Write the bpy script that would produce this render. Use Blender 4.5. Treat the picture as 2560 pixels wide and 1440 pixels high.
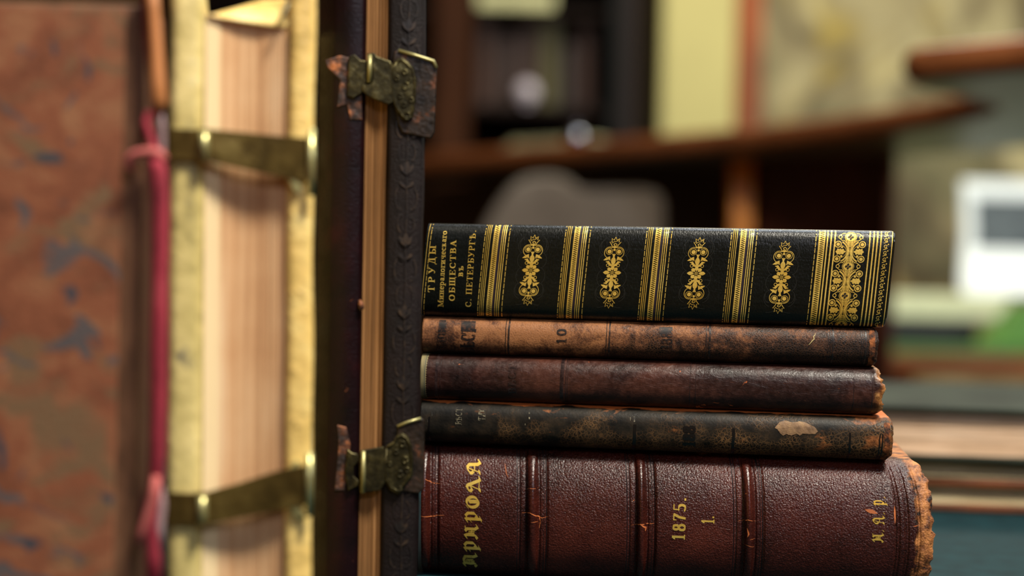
import bpy, bmesh, math, random
from math import sin, cos, pi, radians, sqrt, atan2
from mathutils import Vector, Matrix
from mathutils import noise as mnoise

random.seed(7)
for o in list(bpy.data.objects):
    bpy.data.objects.remove(o)
SC = bpy.context.scene
COL = SC.collection

# ------------------------------------------------------------------ camera
TABLE = 0.75                      # table top height (m)
CAMZ = TABLE + 0.126
F = 2560 * 50.0 / 36.0            # focal length in photo pixels
TH = radians(1.35)                # slight camera roll
cam_d = bpy.data.cameras.new('camera')
cam = bpy.data.objects.new('camera', cam_d)
COL.objects.link(cam)
cam_d.lens = 50
cam_d.sensor_width = 36
cam_d.clip_start = 0.02
cam.matrix_world = Matrix(((cos(TH), -sin(TH), 0, 0), (0, 0, -1, 0), (sin(TH), cos(TH), 0, CAMZ), (0, 0, 0, 1)))
cam_d.dof.use_dof = True
cam_d.dof.focus_distance = 0.594
cam_d.dof.aperture_fstop = 3.5
cam_d.dof.aperture_blades = 0
SC.camera = cam

# ------------------------------------------------------------------ world, lights, exposure
w = bpy.data.worlds.new('world')
SC.world = w
w.use_nodes = True
w.node_tree.nodes['Background'].inputs[0].default_value = (1.0, 0.93, 0.82, 1)
w.node_tree.nodes['Background'].inputs[1].default_value = 0.015
SC.view_settings.view_transform = 'Standard'
SC.view_settings.look = 'None'
SC.view_settings.exposure = 0.12
SC.view_settings.gamma = 1.0
SC.view_settings.use_curve_mapping = False


def area(name, loc, target, sx, sy, power, col):
    d = bpy.data.lights.new(name, 'AREA')
    d.shape = 'RECTANGLE'
    d.size = sx
    d.size_y = sy
    d.energy = power
    d.color = col
    o = bpy.data.objects.new(name, d)
    COL.objects.link(o)
    o.location = loc
    o.rotation_euler = (Vector(target) - Vector(loc)).to_track_quat('-Z', 'Y').to_euler()
    return o


area('ceiling_lamp_over_table', (0.50, -0.08, 2.20), (0.00, 0.52, 0.87), 0.32, 0.32, 46, (1.0, 0.93, 0.80))
area('window_daylight', (0.75, -1.5, 2.05), (0.1, 0.6, 0.85), 0.5, 0.5, 12, (0.80, 0.82, 1.0))
area('ceiling_lamp_overhead', (0.35, 1.15, 2.9), (0.2, 0.75, 0.8), 0.6, 0.6, 26, (0.86, 0.93, 1.0))
area('ceiling_lamp_far', (1.0, 3.0, 2.85), (1.0, 3.3, 0.0), 1.4, 1.4, 50, (1.0, 0.92, 0.74))
area('card_fill_right', (1.9, 1.7, 1.75), (0.9, 2.9, 0.85), 0.35, 0.35, 20, (0.93, 0.97, 1.0))  # fill light added to brighten the card, no fixture there


# ------------------------------------------------------------------ pixel <-> world helpers (2560x1440 frame)
def ray(px, py):
    dx, dy = (px - 1280) / F, (py - 720) / F
    x = cos(TH) * dx + sin(TH) * dy
    y = -sin(TH) * dx + cos(TH) * dy
    return Vector((x, 1.0, -y))


def P(px, py, Y):
    return ray(px, py) * Y + Vector((0, 0, CAMZ))


def PH(px, py, z):
    r = ray(px, py)
    return r * ((z - CAMZ) / r.z) + Vector((0, 0, CAMZ))


def proj(p):
    x, y, z = p.x / p.y, p.y, -(p.z - CAMZ) / p.y
    return (1280 + F * (cos(TH) * x - sin(TH) * z), 720 + F * (sin(TH) * x + cos(TH) * z))


# ------------------------------------------------------------------ object helpers
def link(o, parent=None):
    COL.objects.link(o)
    if parent is not None:
        o.parent = parent
    return o


def tag(o, label=None, cat=None, group=None, kind=None):
    if label: o['label'] = label
    if cat: o['category'] = cat
    if group: o['group'] = group
    if kind: o['kind'] = kind
    return o


def thing(name, label, cat, mat=None, group=None):
    o = bpy.data.objects.new(name, None)
    o.empty_display_size = 0.02
    if mat is not None:
        o.matrix_world = mat
    COL.objects.link(o)
    return tag(o, label, cat, group)


def frame(origin, yaw, tilt=0.0):
    """x axis to the right turned by yaw (+ = right end goes away), z up."""
    return Matrix.Translation(origin) @ Matrix.Rotation(yaw, 4, 'Z') @ Matrix.Rotation(tilt, 4, 'Y')


class MB:
    def __init__(s):
        s.v, s.f, s.uv = [], [], []

    def add(s, verts, faces, uvs=None):
        b = len(s.v)
        s.v += [tuple(p) for p in verts]
        s.uv += [tuple(q) for q in uvs] if uvs else [(0.0, 0.0)] * len(verts)
        s.f += [tuple(b + i for i in f) for f in faces]
        return s

    def box(s, a, b):
        x0, y0, z0 = a
        x1, y1, z1 = b
        vs = [(x0, y0, z0), (x1, y0, z0), (x1, y1, z0), (x0, y1, z0), (x0, y0, z1), (x1, y0, z1), (x1, y1, z1), (x0, y1, z1)]
        return s.add(vs, [(0, 3, 2, 1), (4, 5, 6, 7), (0, 1, 5, 4), (1, 2, 6, 5), (2, 3, 7, 6), (3, 0, 4, 7)])

    def prism(s, pts, fn0, fn1):
        """pts: 2D outline; fn0/fn1 map a 2D point to the near and far 3D face."""
        n = len(pts)
        vs = [fn0(*p) for p in pts] + [fn1(*p) for p in pts]
        fs = [tuple(range(n))] + [tuple(reversed(range(n, 2 * n)))]
        fs += [(i, i + n, (i + 1) % n + n, (i + 1) % n) for i in range(n)]
        return s.add(vs, fs)

    def grid(s, fn, nu, nv, uvfn=None, close_v=False):
        vs, uvs = [], []
        for i in range(nu + 1):
            for j in range(nv + 1):
                vs.append(fn(i / nu, j / nv))
                uvs.append(uvfn(i / nu, j / nv) if uvfn else (i / nu, j / nv))
        fs = []
        for i in range(nu):
            for j in range(nv):
                a = i * (nv + 1) + j
                fs.append((a, a + nv + 1, a + nv + 2, a + 1))
        return s.add(vs, fs, uvs)

    def tube(s, pts, radii, n=12, flat=1.0):
        """swept round tube through 3D points"""
        pts = [Vector(p) for p in pts]
        if not hasattr(radii, '__len__'): radii = [radii] * len(pts)
        rings = []
        up = Vector((0, 1, 0))
        for i, p in enumerate(pts):
            t = (pts[min(i + 1, len(pts) - 1)] - pts[max(i - 1, 0)]).normalized()
            a = up - t * up.dot(t)
            if a.length < 1e-4: a = Vector((1, 0, 0)) - t * t.x
            a.normalize()
            up = a
            b = t.cross(a)
            rings.append([p + (a * cos(2 * pi * k / n) + b * sin(2 * pi * k / n) * flat) * radii[i] for k in range(n)])
        vs = [q for r in rings for q in r]
        fs = [(i * n + k, i * n + (k + 1) % n, (i + 1) * n + (k + 1) % n, (i + 1) * n + k) for i in range(len(pts) - 1) for k in range(n)]
        fs += [tuple(reversed(range(n))), tuple(range((len(pts) - 1) * n, len(pts) * n))]
        return s.add(vs, fs)

    def build(s, name, mat, parent=None, smooth=False, bevel=0.0, seg=3, sub=0, solid=0.0, fix=True):
        me = bpy.data.meshes.new(name)
        me.from_pydata(s.v, [], s.f)
        uvl = me.uv_layers.new(name='UVMap')
        for lp in me.loops:
            uvl.data[lp.index].uv = s.uv[lp.vertex_index]
        if fix:
            bm = bmesh.new()
            bm.from_mesh(me)
            bmesh.ops.recalc_face_normals(bm, faces=bm.faces)
            bm.to_mesh(me)
            bm.free()
        me.materials.append(mat)
        if smooth:
            me.polygons.foreach_set('use_smooth', [True] * len(me.polygons))
        o = bpy.data.objects.new(name, me)
        link(o, parent)
        if solid:
            m = o.modifiers.new('solid', 'SOLIDIFY')
            m.thickness = solid
            m.offset = -1
        if bevel:
            m = o.modifiers.new('bevel', 'BEVEL')
            m.width = bevel
            m.segments = seg
            m.limit_method = 'ANGLE'
            m.angle_limit = radians(40)
            if not smooth:
                me.polygons.foreach_set('use_smooth', [True] * len(me.polygons))
                m2 = o.modifiers.new('wn', 'WEIGHTED_NORMAL')
                m2.keep_sharp = True
        if sub:
            m = o.modifiers.new('sub', 'SUBSURF')
            m.levels = m.render_levels = sub
        return o


# ------------------------------------------------------------------ material helpers
def lin(c):
    r = []
    for k in c[:3]:
        k = k / 255.0
        r.append(k / 12.92 if k <= 0.04045 else ((k + 0.055) / 1.055) ** 2.4)
    return (r[0], r[1], r[2], 1.0)


class MT:
    def __init__(s, name, rough=0.6, spec=0.5, metal=0.0, col=(128, 128, 128)):
        s.m = bpy.data.materials.new(name)
        s.m.use_nodes = True
        s.nt = s.m.node_tree
        s.b = s.nt.nodes['Principled BSDF']
        s.set('Roughness', rough)
        s.set('Specular IOR Level', spec)
        s.set('Metallic', metal)
        s.b.inputs['Base Color'].default_value = lin(col)
        s.tc = s.nt.nodes.new('ShaderNodeTexCoord')
        s.obj = s.tc.outputs['Object']
        s.uv = s.tc.outputs['UV']

    def put(s, inp, v):
        if isinstance(v, bpy.types.NodeSocket):
            s.nt.links.new(v, inp)
        elif isinstance(v, tuple) and inp.type == 'RGBA':
            inp.default_value = v
        else:
            inp.default_value = v

    def set(s, k, v):
        s.put(s.b.inputs[k], v)
        return s

    def noise(s, scale, detail=3, rough=0.5, dist=0.0, vec=None):
        n = s.nt.nodes.new('ShaderNodeTexNoise')
        n.inputs['Scale'].default_value = scale
        n.inputs['Detail'].default_value = detail
        n.inputs['Roughness'].default_value = rough
        n.inputs['Distortion'].default_value = dist
        s.put(n.inputs['Vector'], vec or s.obj)
        return n.outputs['Fac']

    def noisec(s, scale, detail=2, vec=None):
        n = s.nt.nodes.new('ShaderNodeTexNoise')
        n.inputs['Scale'].default_value = scale
        n.inputs['Detail'].default_value = detail
        s.put(n.inputs['Vector'], vec or s.obj)
        return n.outputs['Color']

    def vor(s, scale, feature='F1', vec=None, rand=1.0):
        n = s.nt.nodes.new('ShaderNodeTexVoronoi')
        n.feature = feature
        n.inputs['Scale'].default_value = scale
        n.inputs['Randomness'].default_value = rand
        s.put(n.inputs['Vector'], vec or s.obj)
        return n.outputs['Distance']

    def wave(s, scale, dist, vec=None, direction='X', detail=2, dscale=1.0):
        n = s.nt.nodes.new('ShaderNodeTexWave')
        n.bands_direction = direction
        n.inputs['Scale'].default_value = scale
        n.inputs['Distortion'].default_value = dist
        n.inputs['Detail'].default_value = detail
        n.inputs['Detail Scale'].default_value = dscale
        s.put(n.inputs['Vector'], vec or s.obj)
        return n.outputs['Fac']

    def mapping(s, scale=(1, 1, 1), loc=(0, 0, 0), rot=(0, 0, 0), vec=None):
        n = s.nt.nodes.new('ShaderNodeMapping')
        n.inputs['Scale'].default_value = scale
        n.inputs['Location'].default_value = loc
        n.inputs['Rotation'].default_value = rot
        s.put(n.inputs['Vector'], vec or s.obj)
        return n.outputs[0]

    def warp(s, amount, scale, vec=None):
        """vec + (noise-0.5)*amount"""
        c = s.noisec(scale, 2, vec)
        a = s.nt.nodes.new('ShaderNodeVectorMath')
        a.operation = 'MULTIPLY_ADD'
        s.nt.links.new(c, a.inputs[0])
        a.inputs[1].default_value = (amount,) * 3
        s.put(a.inputs[2], vec or s.obj)
        return a.outputs[0]

    def ramp(s, fac, stops, interp='LINEAR'):
        n = s.nt.nodes.new('ShaderNodeValToRGB')
        n.color_ramp.interpolation = interp
        el = n.color_ramp.elements
        while len(el) < len(stops): el.new(0.5)
        for e, (p, c) in zip(el, stops):
            e.position = p
            e.color = lin(c) if not isinstance(c, (int, float)) else (c, c, c, 1)
        s.put(n.inputs[0], fac)
        return n.outputs[0]

    def mix(s, fac, a, b, mode='MIX'):
        n = s.nt.nodes.new('ShaderNodeMix')
        n.data_type = 'RGBA'
        n.blend_type = mode
        s.put(n.inputs[0], fac)
        s.put(n.inputs[6], lin(a) if isinstance(a, tuple) else a)
        s.put(n.inputs[7], lin(b) if isinstance(b, tuple) else b)
        return n.outputs[2]

    def math(s, op, a, b=0.0, c=0.0, clamp=False):
        n = s.nt.nodes.new('ShaderNodeMath')
        n.operation = op
        n.use_clamp = clamp
        s.put(n.inputs[0], a)
        s.put(n.inputs[1], b)
        s.put(n.inputs[2], c)
        return n.outputs[0]

    def mr(s, v, a, b, c=0.0, d=1.0, smooth=False):
        n = s.nt.nodes.new('ShaderNodeMapRange')
        if smooth: n.interpolation_type = 'SMOOTHSTEP'
        for k, x in zip(range(5), (v, a, b, c, d)):
            s.put(n.inputs[k], x)
        return n.outputs[0]

    def sep(s, vec):
        n = s.nt.nodes.new('ShaderNodeSeparateXYZ')
        s.put(n.inputs[0], vec)
        return n.outputs

    def bump(s, h, dist=0.0003, strength=1.0):
        n = s.nt.nodes.new('ShaderNodeBump')
        n.inputs['Distance'].default_value = dist
        n.inputs['Strength'].default_value = strength
        s.put(n.inputs['Height'], h)
        s.nt.links.new(n.outputs[0], s.b.inputs['Normal'])
        return s

    def col(s, c):
        return s.set('Base Color', lin(c) if isinstance(c, tuple) else c)


def plain(name, col, rough=0.6, spec=0.5, metal=0.0, var=0.12, scale=30):
    m = MT(name, rough, spec, metal)
    n = m.noise(scale, 4)
    k = lambda f: tuple(max(0, min(255, int(x * f))) for x in col)
    m.col(m.ramp(n, [(0.3, k(1 - var)), (0.7, k(1 + var))]))
    return m


# ---- gold
def gold():
    m = MT('gilt_tooling', 0.34, 0.5, 0.6)
    n = m.noise(900, 4, 0.6)
    big = m.noise(60, 3)
    wear = m.math('MULTIPLY', m.mr(n, 0.60, 0.72), m.mr(big, 0.35, 0.65))
    m.col(m.mix(wear, m.ramp(big, [(0.3, (228, 182, 74)), (0.7, (255, 220, 112))]), (60, 45, 20)))
    m.set('Metallic', m.mr(wear, 0, 1, 0.6, 0.1))
    m.set('Roughness', m.mr(n, 0.3, 0.7, 0.28, 0.48))
    m.bump(n, 0.00006)
    return m.m


GOLD = gold()
def green_leather():
    m = MT('black_green_leather', 0.34, 0.4)
    g = m.noise(1500, 3, 0.6, 0.3, m.mapping((1, 1, 0.55)))
    b = m.noise(45, 4)
    hz = m.noise(260, 3, 0.5, 0.6, m.mapping((0.35, 1, 1.6)))
    m.col(m.ramp(b, [(0.25, (5, 7, 4)), (0.55, (11, 13, 9)), (0.8, (19, 21, 14))]))
    m.set('Roughness', m.mr(g, 0.3, 0.7, 0.24, 0.36))
    h = m.math('ADD', m.math('MULTIPLY', g, 0.7), m.math('MULTIPLY', hz, 0.8))
    m.bump(h, 0.00018)
    return m.m


def tan_leather():
    m = MT('worn_tan_brown_calf', 0.5, 0.3)
    wv = m.warp(0.010, 60)
    big = m.noise(38, 5, 0.6, 0.4, wv)
    med = m.noise(170, 5, 0.65, 0.5)
    ux, uy, _ = m.sep(m.uv)
    # more rubbed towards the title end, darker polish towards the tail and the lower joint
    t = m.math('ADD', m.math('MULTIPLY', big, 0.80), m.math('ADD', m.math('MULTIPLY', med, 0.48), m.math('MULTIPLY', m.noise(1000, 3, 0.75), 0.34)))
    t = m.math('SUBTRACT', t, 0.17)
    t = m.math('ADD', t, m.mr(ux, 0.0, 2.0, 0.06, -0.07))
    t = m.math('ADD', t, m.mr(uy, 0.0, 0.11, -0.10, 0.03))
    base = m.ramp(t, [(0.50, (18, 10, 7)), (0.58, (50, 28, 17)), (0.66, (98, 60, 36)), (0.77, (144, 95, 58))])
    cr = m.vor(1150, 'DISTANCE_TO_EDGE', m.warp(0.0012, 500))
    line = m.mr(cr, 0.0, 0.16, 1.0, 0.0)
    lmask = m.math('MULTIPLY', line, m.mr(m.noise(55, 3, vec=m.mapping((1, 1, 1), (3, 0, 1))), 0.36, 0.6))
    c = m.mix(m.math('MULTIPLY', lmask, 0.34), base, (140, 94, 60))
    spk = m.mr(m.noise(1500, 2), 0.58, 0.75)
    c = m.mix(m.math('MULTIPLY', spk, 0.6), c, (30, 15, 10))
    m.col(c)
    m.set('Roughness', m.mr(med, 0.3, 0.7, 0.42, 0.62))
    m.bump(m.math('ADD', m.math('MULTIPLY', m.mr(cr, 0, 0.2), .35), m.noise(1300, 3)), 0.00012)
    return m.m


def maroon_calf():
    m = MT('dark_maroon_calf', 0.36, 0.45)
    big = m.noise(30, 5, 0.6, 0.6)
    med = m.noise(420, 5, 0.6)
    base = m.ramp(m.math('ADD', m.math('MULTIPLY', big, 0.8), m.math('MULTIPLY', med, 0.3)), [(0.38, (18, 8, 6)), (0.55, (42, 20, 15)), (0.72, (74, 40, 29))])
    sc = m.noise(140, 4, 0.6, 0.8, m.mapping((1, 1, 1), (5, 2, 1)))
    c = m.mix(m.mr(sc, 0.685, 0.715), base, (176, 92, 48))
    ln = m.noise(600, 4, 0.7, 1.5, m.mapping((0.6, 1, 1.8)))
    c = m.mix(m.math('MULTIPLY', m.mr(ln, 0.62, 0.70), 0.35), c, (120, 74, 52))
    ux, uy, _ = m.sep(m.uv)
    endm = m.math('MULTIPLY', m.mr(m.math('ADD', ux, m.math('MULTIPLY', m.noise(130, 4), 0.14)), 1.98, 2.02), 1.0)
    c = m.mix(endm, c, m.ramp(m.noise(260, 4, 0.6), [(0.35, (52, 27, 12)), (0.5, (128, 78, 36)), (0.68, (196, 142, 84))]))
    m.col(c)
    m.set('Roughness', m.mr(med, 0.35, 0.65, 0.30, 0.46))
    h = m.noise(330, 5, 0.65, 1.2, m.mapping((0.55, 1, 1.3), rot=(0, radians(-25), 0)))
    m.bump(m.math('ADD', h, m.math('MULTIPLY', m.noise(1400, 2), 0.3)), 0.00022)
    return m.m


def crackle_leather():
    m = MT('black_crackled_leather', 0.5, 0.25)
    wv = m.warp(0.0016, 420)
    cr = m.vor(560, 'DISTANCE_TO_EDGE', wv)
    cr2 = m.vor(1150, 'DISTANCE_TO_EDGE', wv)
    big = m.noise(42, 4, 0.6, 0.4)
    ux, uy, _ = m.sep(m.uv)
    msk = m.mr(m.math('ADD', m.math('ADD', m.math('MULTIPLY', big, .8), m.math('MULTIPLY', m.noise(160, 4), .2)), m.math('ADD', m.mr(ux, 0.2, 1.5, -0.16, 0.08), m.mr(uy, 0.0, 0.17, 0.07, -0.10))), 0.42, 0.62)
    line = m.math('MAXIMUM', m.mr(cr, 0.0, 0.10, 1.0, 0.0), m.math('MULTIPLY', m.mr(cr2, 0.0, 0.13, 1.0, 0.0), 0.55))
    base = m.ramp(m.noise(110, 5, 0.6), [(0.35, (9, 8, 6)), (0.5, (26, 22, 16)), (0.7, (48, 38, 27))])
    c = m.mix(m.math('MULTIPLY', m.math('MULTIPLY', line, msk), 0.8), base, (134, 98, 60))
    # orange rubbed patches: upper edge and tail
    rub = m.noise(120, 5, 0.6, 0.5, m.mapping((0.7, 1, 1.5), (2, 3, 4)))
    rm = m.mr(m.math('ADD', rub, m.mr(ux, 1.5, 2.0, -0.03, 0.13)), 0.60, 0.68)
    c = m.mix(m.math('MULTIPLY', rm, 0.85), c, m.ramp(m.noise(500, 3), [(0.3, (74, 42, 20)), (0.7, (146, 88, 46))]))
    edge = m.mr(m.math('ADD', uy, m.math('MULTIPLY', m.noise(160, 4, vec=m.mapping((0.5, 1, 1))), 0.035)), 0.194, 0.197)
    c = m.mix(edge, c, (176, 96, 46))
    m.col(c)
    m.bump(m.math('SUBTRACT', m.math('MULTIPLY', m.mr(cr, 0, 0.2), m.mr(msk, 0, 1, .08, .6)), m.math('MULTIPLY', m.noise(900, 3), -0.6)), 0.00012)
    return m.m


def maroon_grain(bands):
    m = MT('maroon_pebbled_leather', 0.33, 0.42)
    wv = m.warp(0.0008, 700)
    g = m.vor(1300, 'F1', wv)
    g2 = m.noise(1400, 4, 0.6, 0.8, m.mapping((0.7, 1, 1.3)))
    big = m.noise(26, 5, 0.6)
    ux, uy, _ = m.sep(m.uv)
    c = m.ramp(m.math('ADD', m.math('MULTIPLY', big, 0.7), m.math('MULTIPLY', g2, 0.3)), [(0.36, (28, 9, 6)), (0.52, (58, 21, 15)), (0.70, (86, 38, 27))])
    c = m.mix(m.math('MULTIPLY', m.mr(g2, 0.5, 0.72), 0.35), c, (96, 48, 36))
    sc = m.noise(150, 4, 0.6, 0.8, m.mapping((1, 1, 1), (1, 7, 3)))
    c = m.mix(m.mr(sc, 0.715, 0.735), c, (168, 92, 48))
    # worn tail cap: stripped to tan with dark remains
    u2 = m.math('ADD', ux, m.math('MULTIPLY', m.noise(90, 5, 0.6), 0.10))
    endm = m.mr(u2, 2.088, 2.100)
    tan = m.ramp(m.noise(170, 5, 0.65), [(0.40, (30, 17, 12)), (0.47, (120, 70, 34)), (0.62, (186, 122, 66)), (0.75, (205, 150, 92))])
    c = m.mix(endm, c, tan)
    top = m.mr(m.math('ADD', uy, m.math('MULTIPLY', m.noise(120, 4, vec=m.mapping((0.5, 1, 1))), 0.045)), 0.600, 0.606)
    c = m.mix(top, c, (180, 112, 56))
    m.col(c)
    m.set('Roughness', m.math('ADD', m.mr(g2, 0.3, 0.7, 0.18, 0.32), m.math('MULTIPLY', endm, 0.3)))
    m.bump(m.math('ADD', m.math('MULTIPLY', g, -0.8), m.math('MULTIPLY', g2, .8)), 0.00024)
    bm_ = 0.0
    for a, b in bands:
        bm_ = m.math('MAXIMUM', bm_, m.mr(m.math('ABSOLUTE', m.math('SUBTRACT', ux, (a + b) * 5)), (b - a) * 2.5, (b - a) * 3.2, 1.0, 0.0))
    bn = [n for n in m.nt.nodes if n.type == 'BUMP'][0]
    m.nt.links.new(m.mr(bm_, 0, 1, 1.0, 0.38), bn.inputs['Strength'])
    return m.m


def wood(name, c0, c1, rough=0.35, direction='X', scale=6, spec=0.3):
    m = MT(name, rough, spec)
    sc = {'X': (0.12, 1, 1), 'Y': (1, 0.12, 1), 'Z': (1, 1, 0.12)}[direction]
    n = m.noise(scale * 6, 5, 0.6, 1.0, m.mapping(sc))
    m.col(m.ramp(n, [(0.3, c0), (0.7, c1)]))
    m.bump(n, 0.0006)
    return m


def pages(name, c0, c1, c2, axis='X', scale=1.0, blotch=0.3):
    """page edges: fine lines across `axis` in object space"""
    m = MT(name, 0.85, 0.2)
    s = {'X': (1, .03, 0.012), 'Z': (0.012, .03, 1)}[axis]
    n = m.noise(1100 * scale, 3, 0.6, 0.0, m.mapping(s))
    n2 = m.noise(240 * scale, 3, 0.5, 0.0, m.mapping(s))
    b = m.noise(28, 4)
    t = m.math('ADD', m.math('ADD', m.math('MULTIPLY', n, 0.5), m.math('MULTIPLY', n2, 0.5)), m.math('MULTIPLY', m.math('SUBTRACT', b, 0.5), blotch))
    m.col(m.ramp(t, [(0.30, c0), (0.5, c1), (0.68, c2)]))
    m.bump(n, 0.0003)
    return m.m


# ================================================================== the stack of lying books
XL = Vector((-0.0405, 0.6152, 0))
PSI = atan2(0.0302, 0.1944)            # right end comes nearer
EX = Vector((cos(PSI), -sin(PSI), 0))


def hull(pts):
    pts = sorted(set((round(x, 7), round(y, 7)) for x, y in pts))
    if len(pts) < 3: return pts
    def half(ps):
        r = []
        for p in ps:
            while len(r) >= 2 and (r[-1][0] - r[-2][0]) * (p[1] - r[-2][1]) - (r[-1][1] - r[-2][1]) * (p[0] - r[-2][0]) <= 0:
                r.pop()
            r.append(p)
        return r
    a, b = half(pts), half(reversed(pts))
    return a[:-1] + b[:-1]


class Motif:
    """flat drawing in its own 2D units, later laid onto a spine"""
    def __init__(s): s.p = []
    def poly(s, pts): s.p.append(list(pts)); return s
    def nib(s, pts, w, t, ang):
        ca, sa = cos(ang), sin(ang)
        box = [(a * ca - b * sa, a * sa + b * ca) for a in (-w / 2, w / 2) for b in (-t / 2, t / 2)]
        for p, q in zip(pts[:-1], pts[1:]):
            s.poly(hull([(p[0] + x, p[1] + y) for x, y in box] + [(q[0] + x, q[1] + y) for x, y in box]))
        return s
    def stroke(s, pts, w0, w1=None, wm=None):
        """ribbon with varying width"""
        n = len(pts)
        L, R = [], []
        for i, p in enumerate(pts):
            a, b = pts[max(i - 1, 0)], pts[min(i + 1, n - 1)]
            dx, dy = b[0] - a[0], b[1] - a[1]
            l = max(1e-9, sqrt(dx * dx + dy * dy))
            t = i / (n - 1)
            w = w0 if w1 is None else w0 + (w1 - w0) * t
            if wm is not None: w = w + (wm - w) * sin(pi * t)
            w /= 2
            L.append((p[0] - dy / l * w, p[1] + dx / l * w))
            R.append((p[0] + dy / l * w, p[1] - dx / l * w))
        for i in range(n - 1):
            s.poly([L[i], L[i + 1], R[i + 1], R[i]])
        return s
    def disc(s, c, r, n=14, ry=None):
        return s.poly([(c[0] + r * cos(2 * pi * k / n), c[1] + (ry or r) * sin(2 * pi * k / n)) for k in range(n)])
    def ring(s, c, r, w, n=18, a0=0, a1=2 * pi, ry=None):
        ry = ry or r
        return s.stroke([(c[0] + r * cos(a0 + (a1 - a0) * k / n), c[1] + ry * sin(a0 + (a1 - a0) * k / n)) for k in range(n + 1)], w)
    def petal(s, c, ang, r0, r1, w):
        ca, sa = cos(ang), sin(ang)
        pts = []
        for k in range(13):
            t = k / 12
            pts.append((r0 + (r1 - r0) * t, w / 2 * sin(pi * t ** 1.25)))
        pts = pts + [(x, -y) for x, y in reversed(pts[1:-1])]
        return s.poly([(c[0] + x * ca - y * sa, c[1] + x * sa + y * ca) for x, y in pts])
    def add(s, m, dx=0, dy=0, sx=1, sy=1):
        for q in m.p:
            s.poly([(dx + x * sx, dy + y * sy) for x, y in q])
        return s


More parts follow.
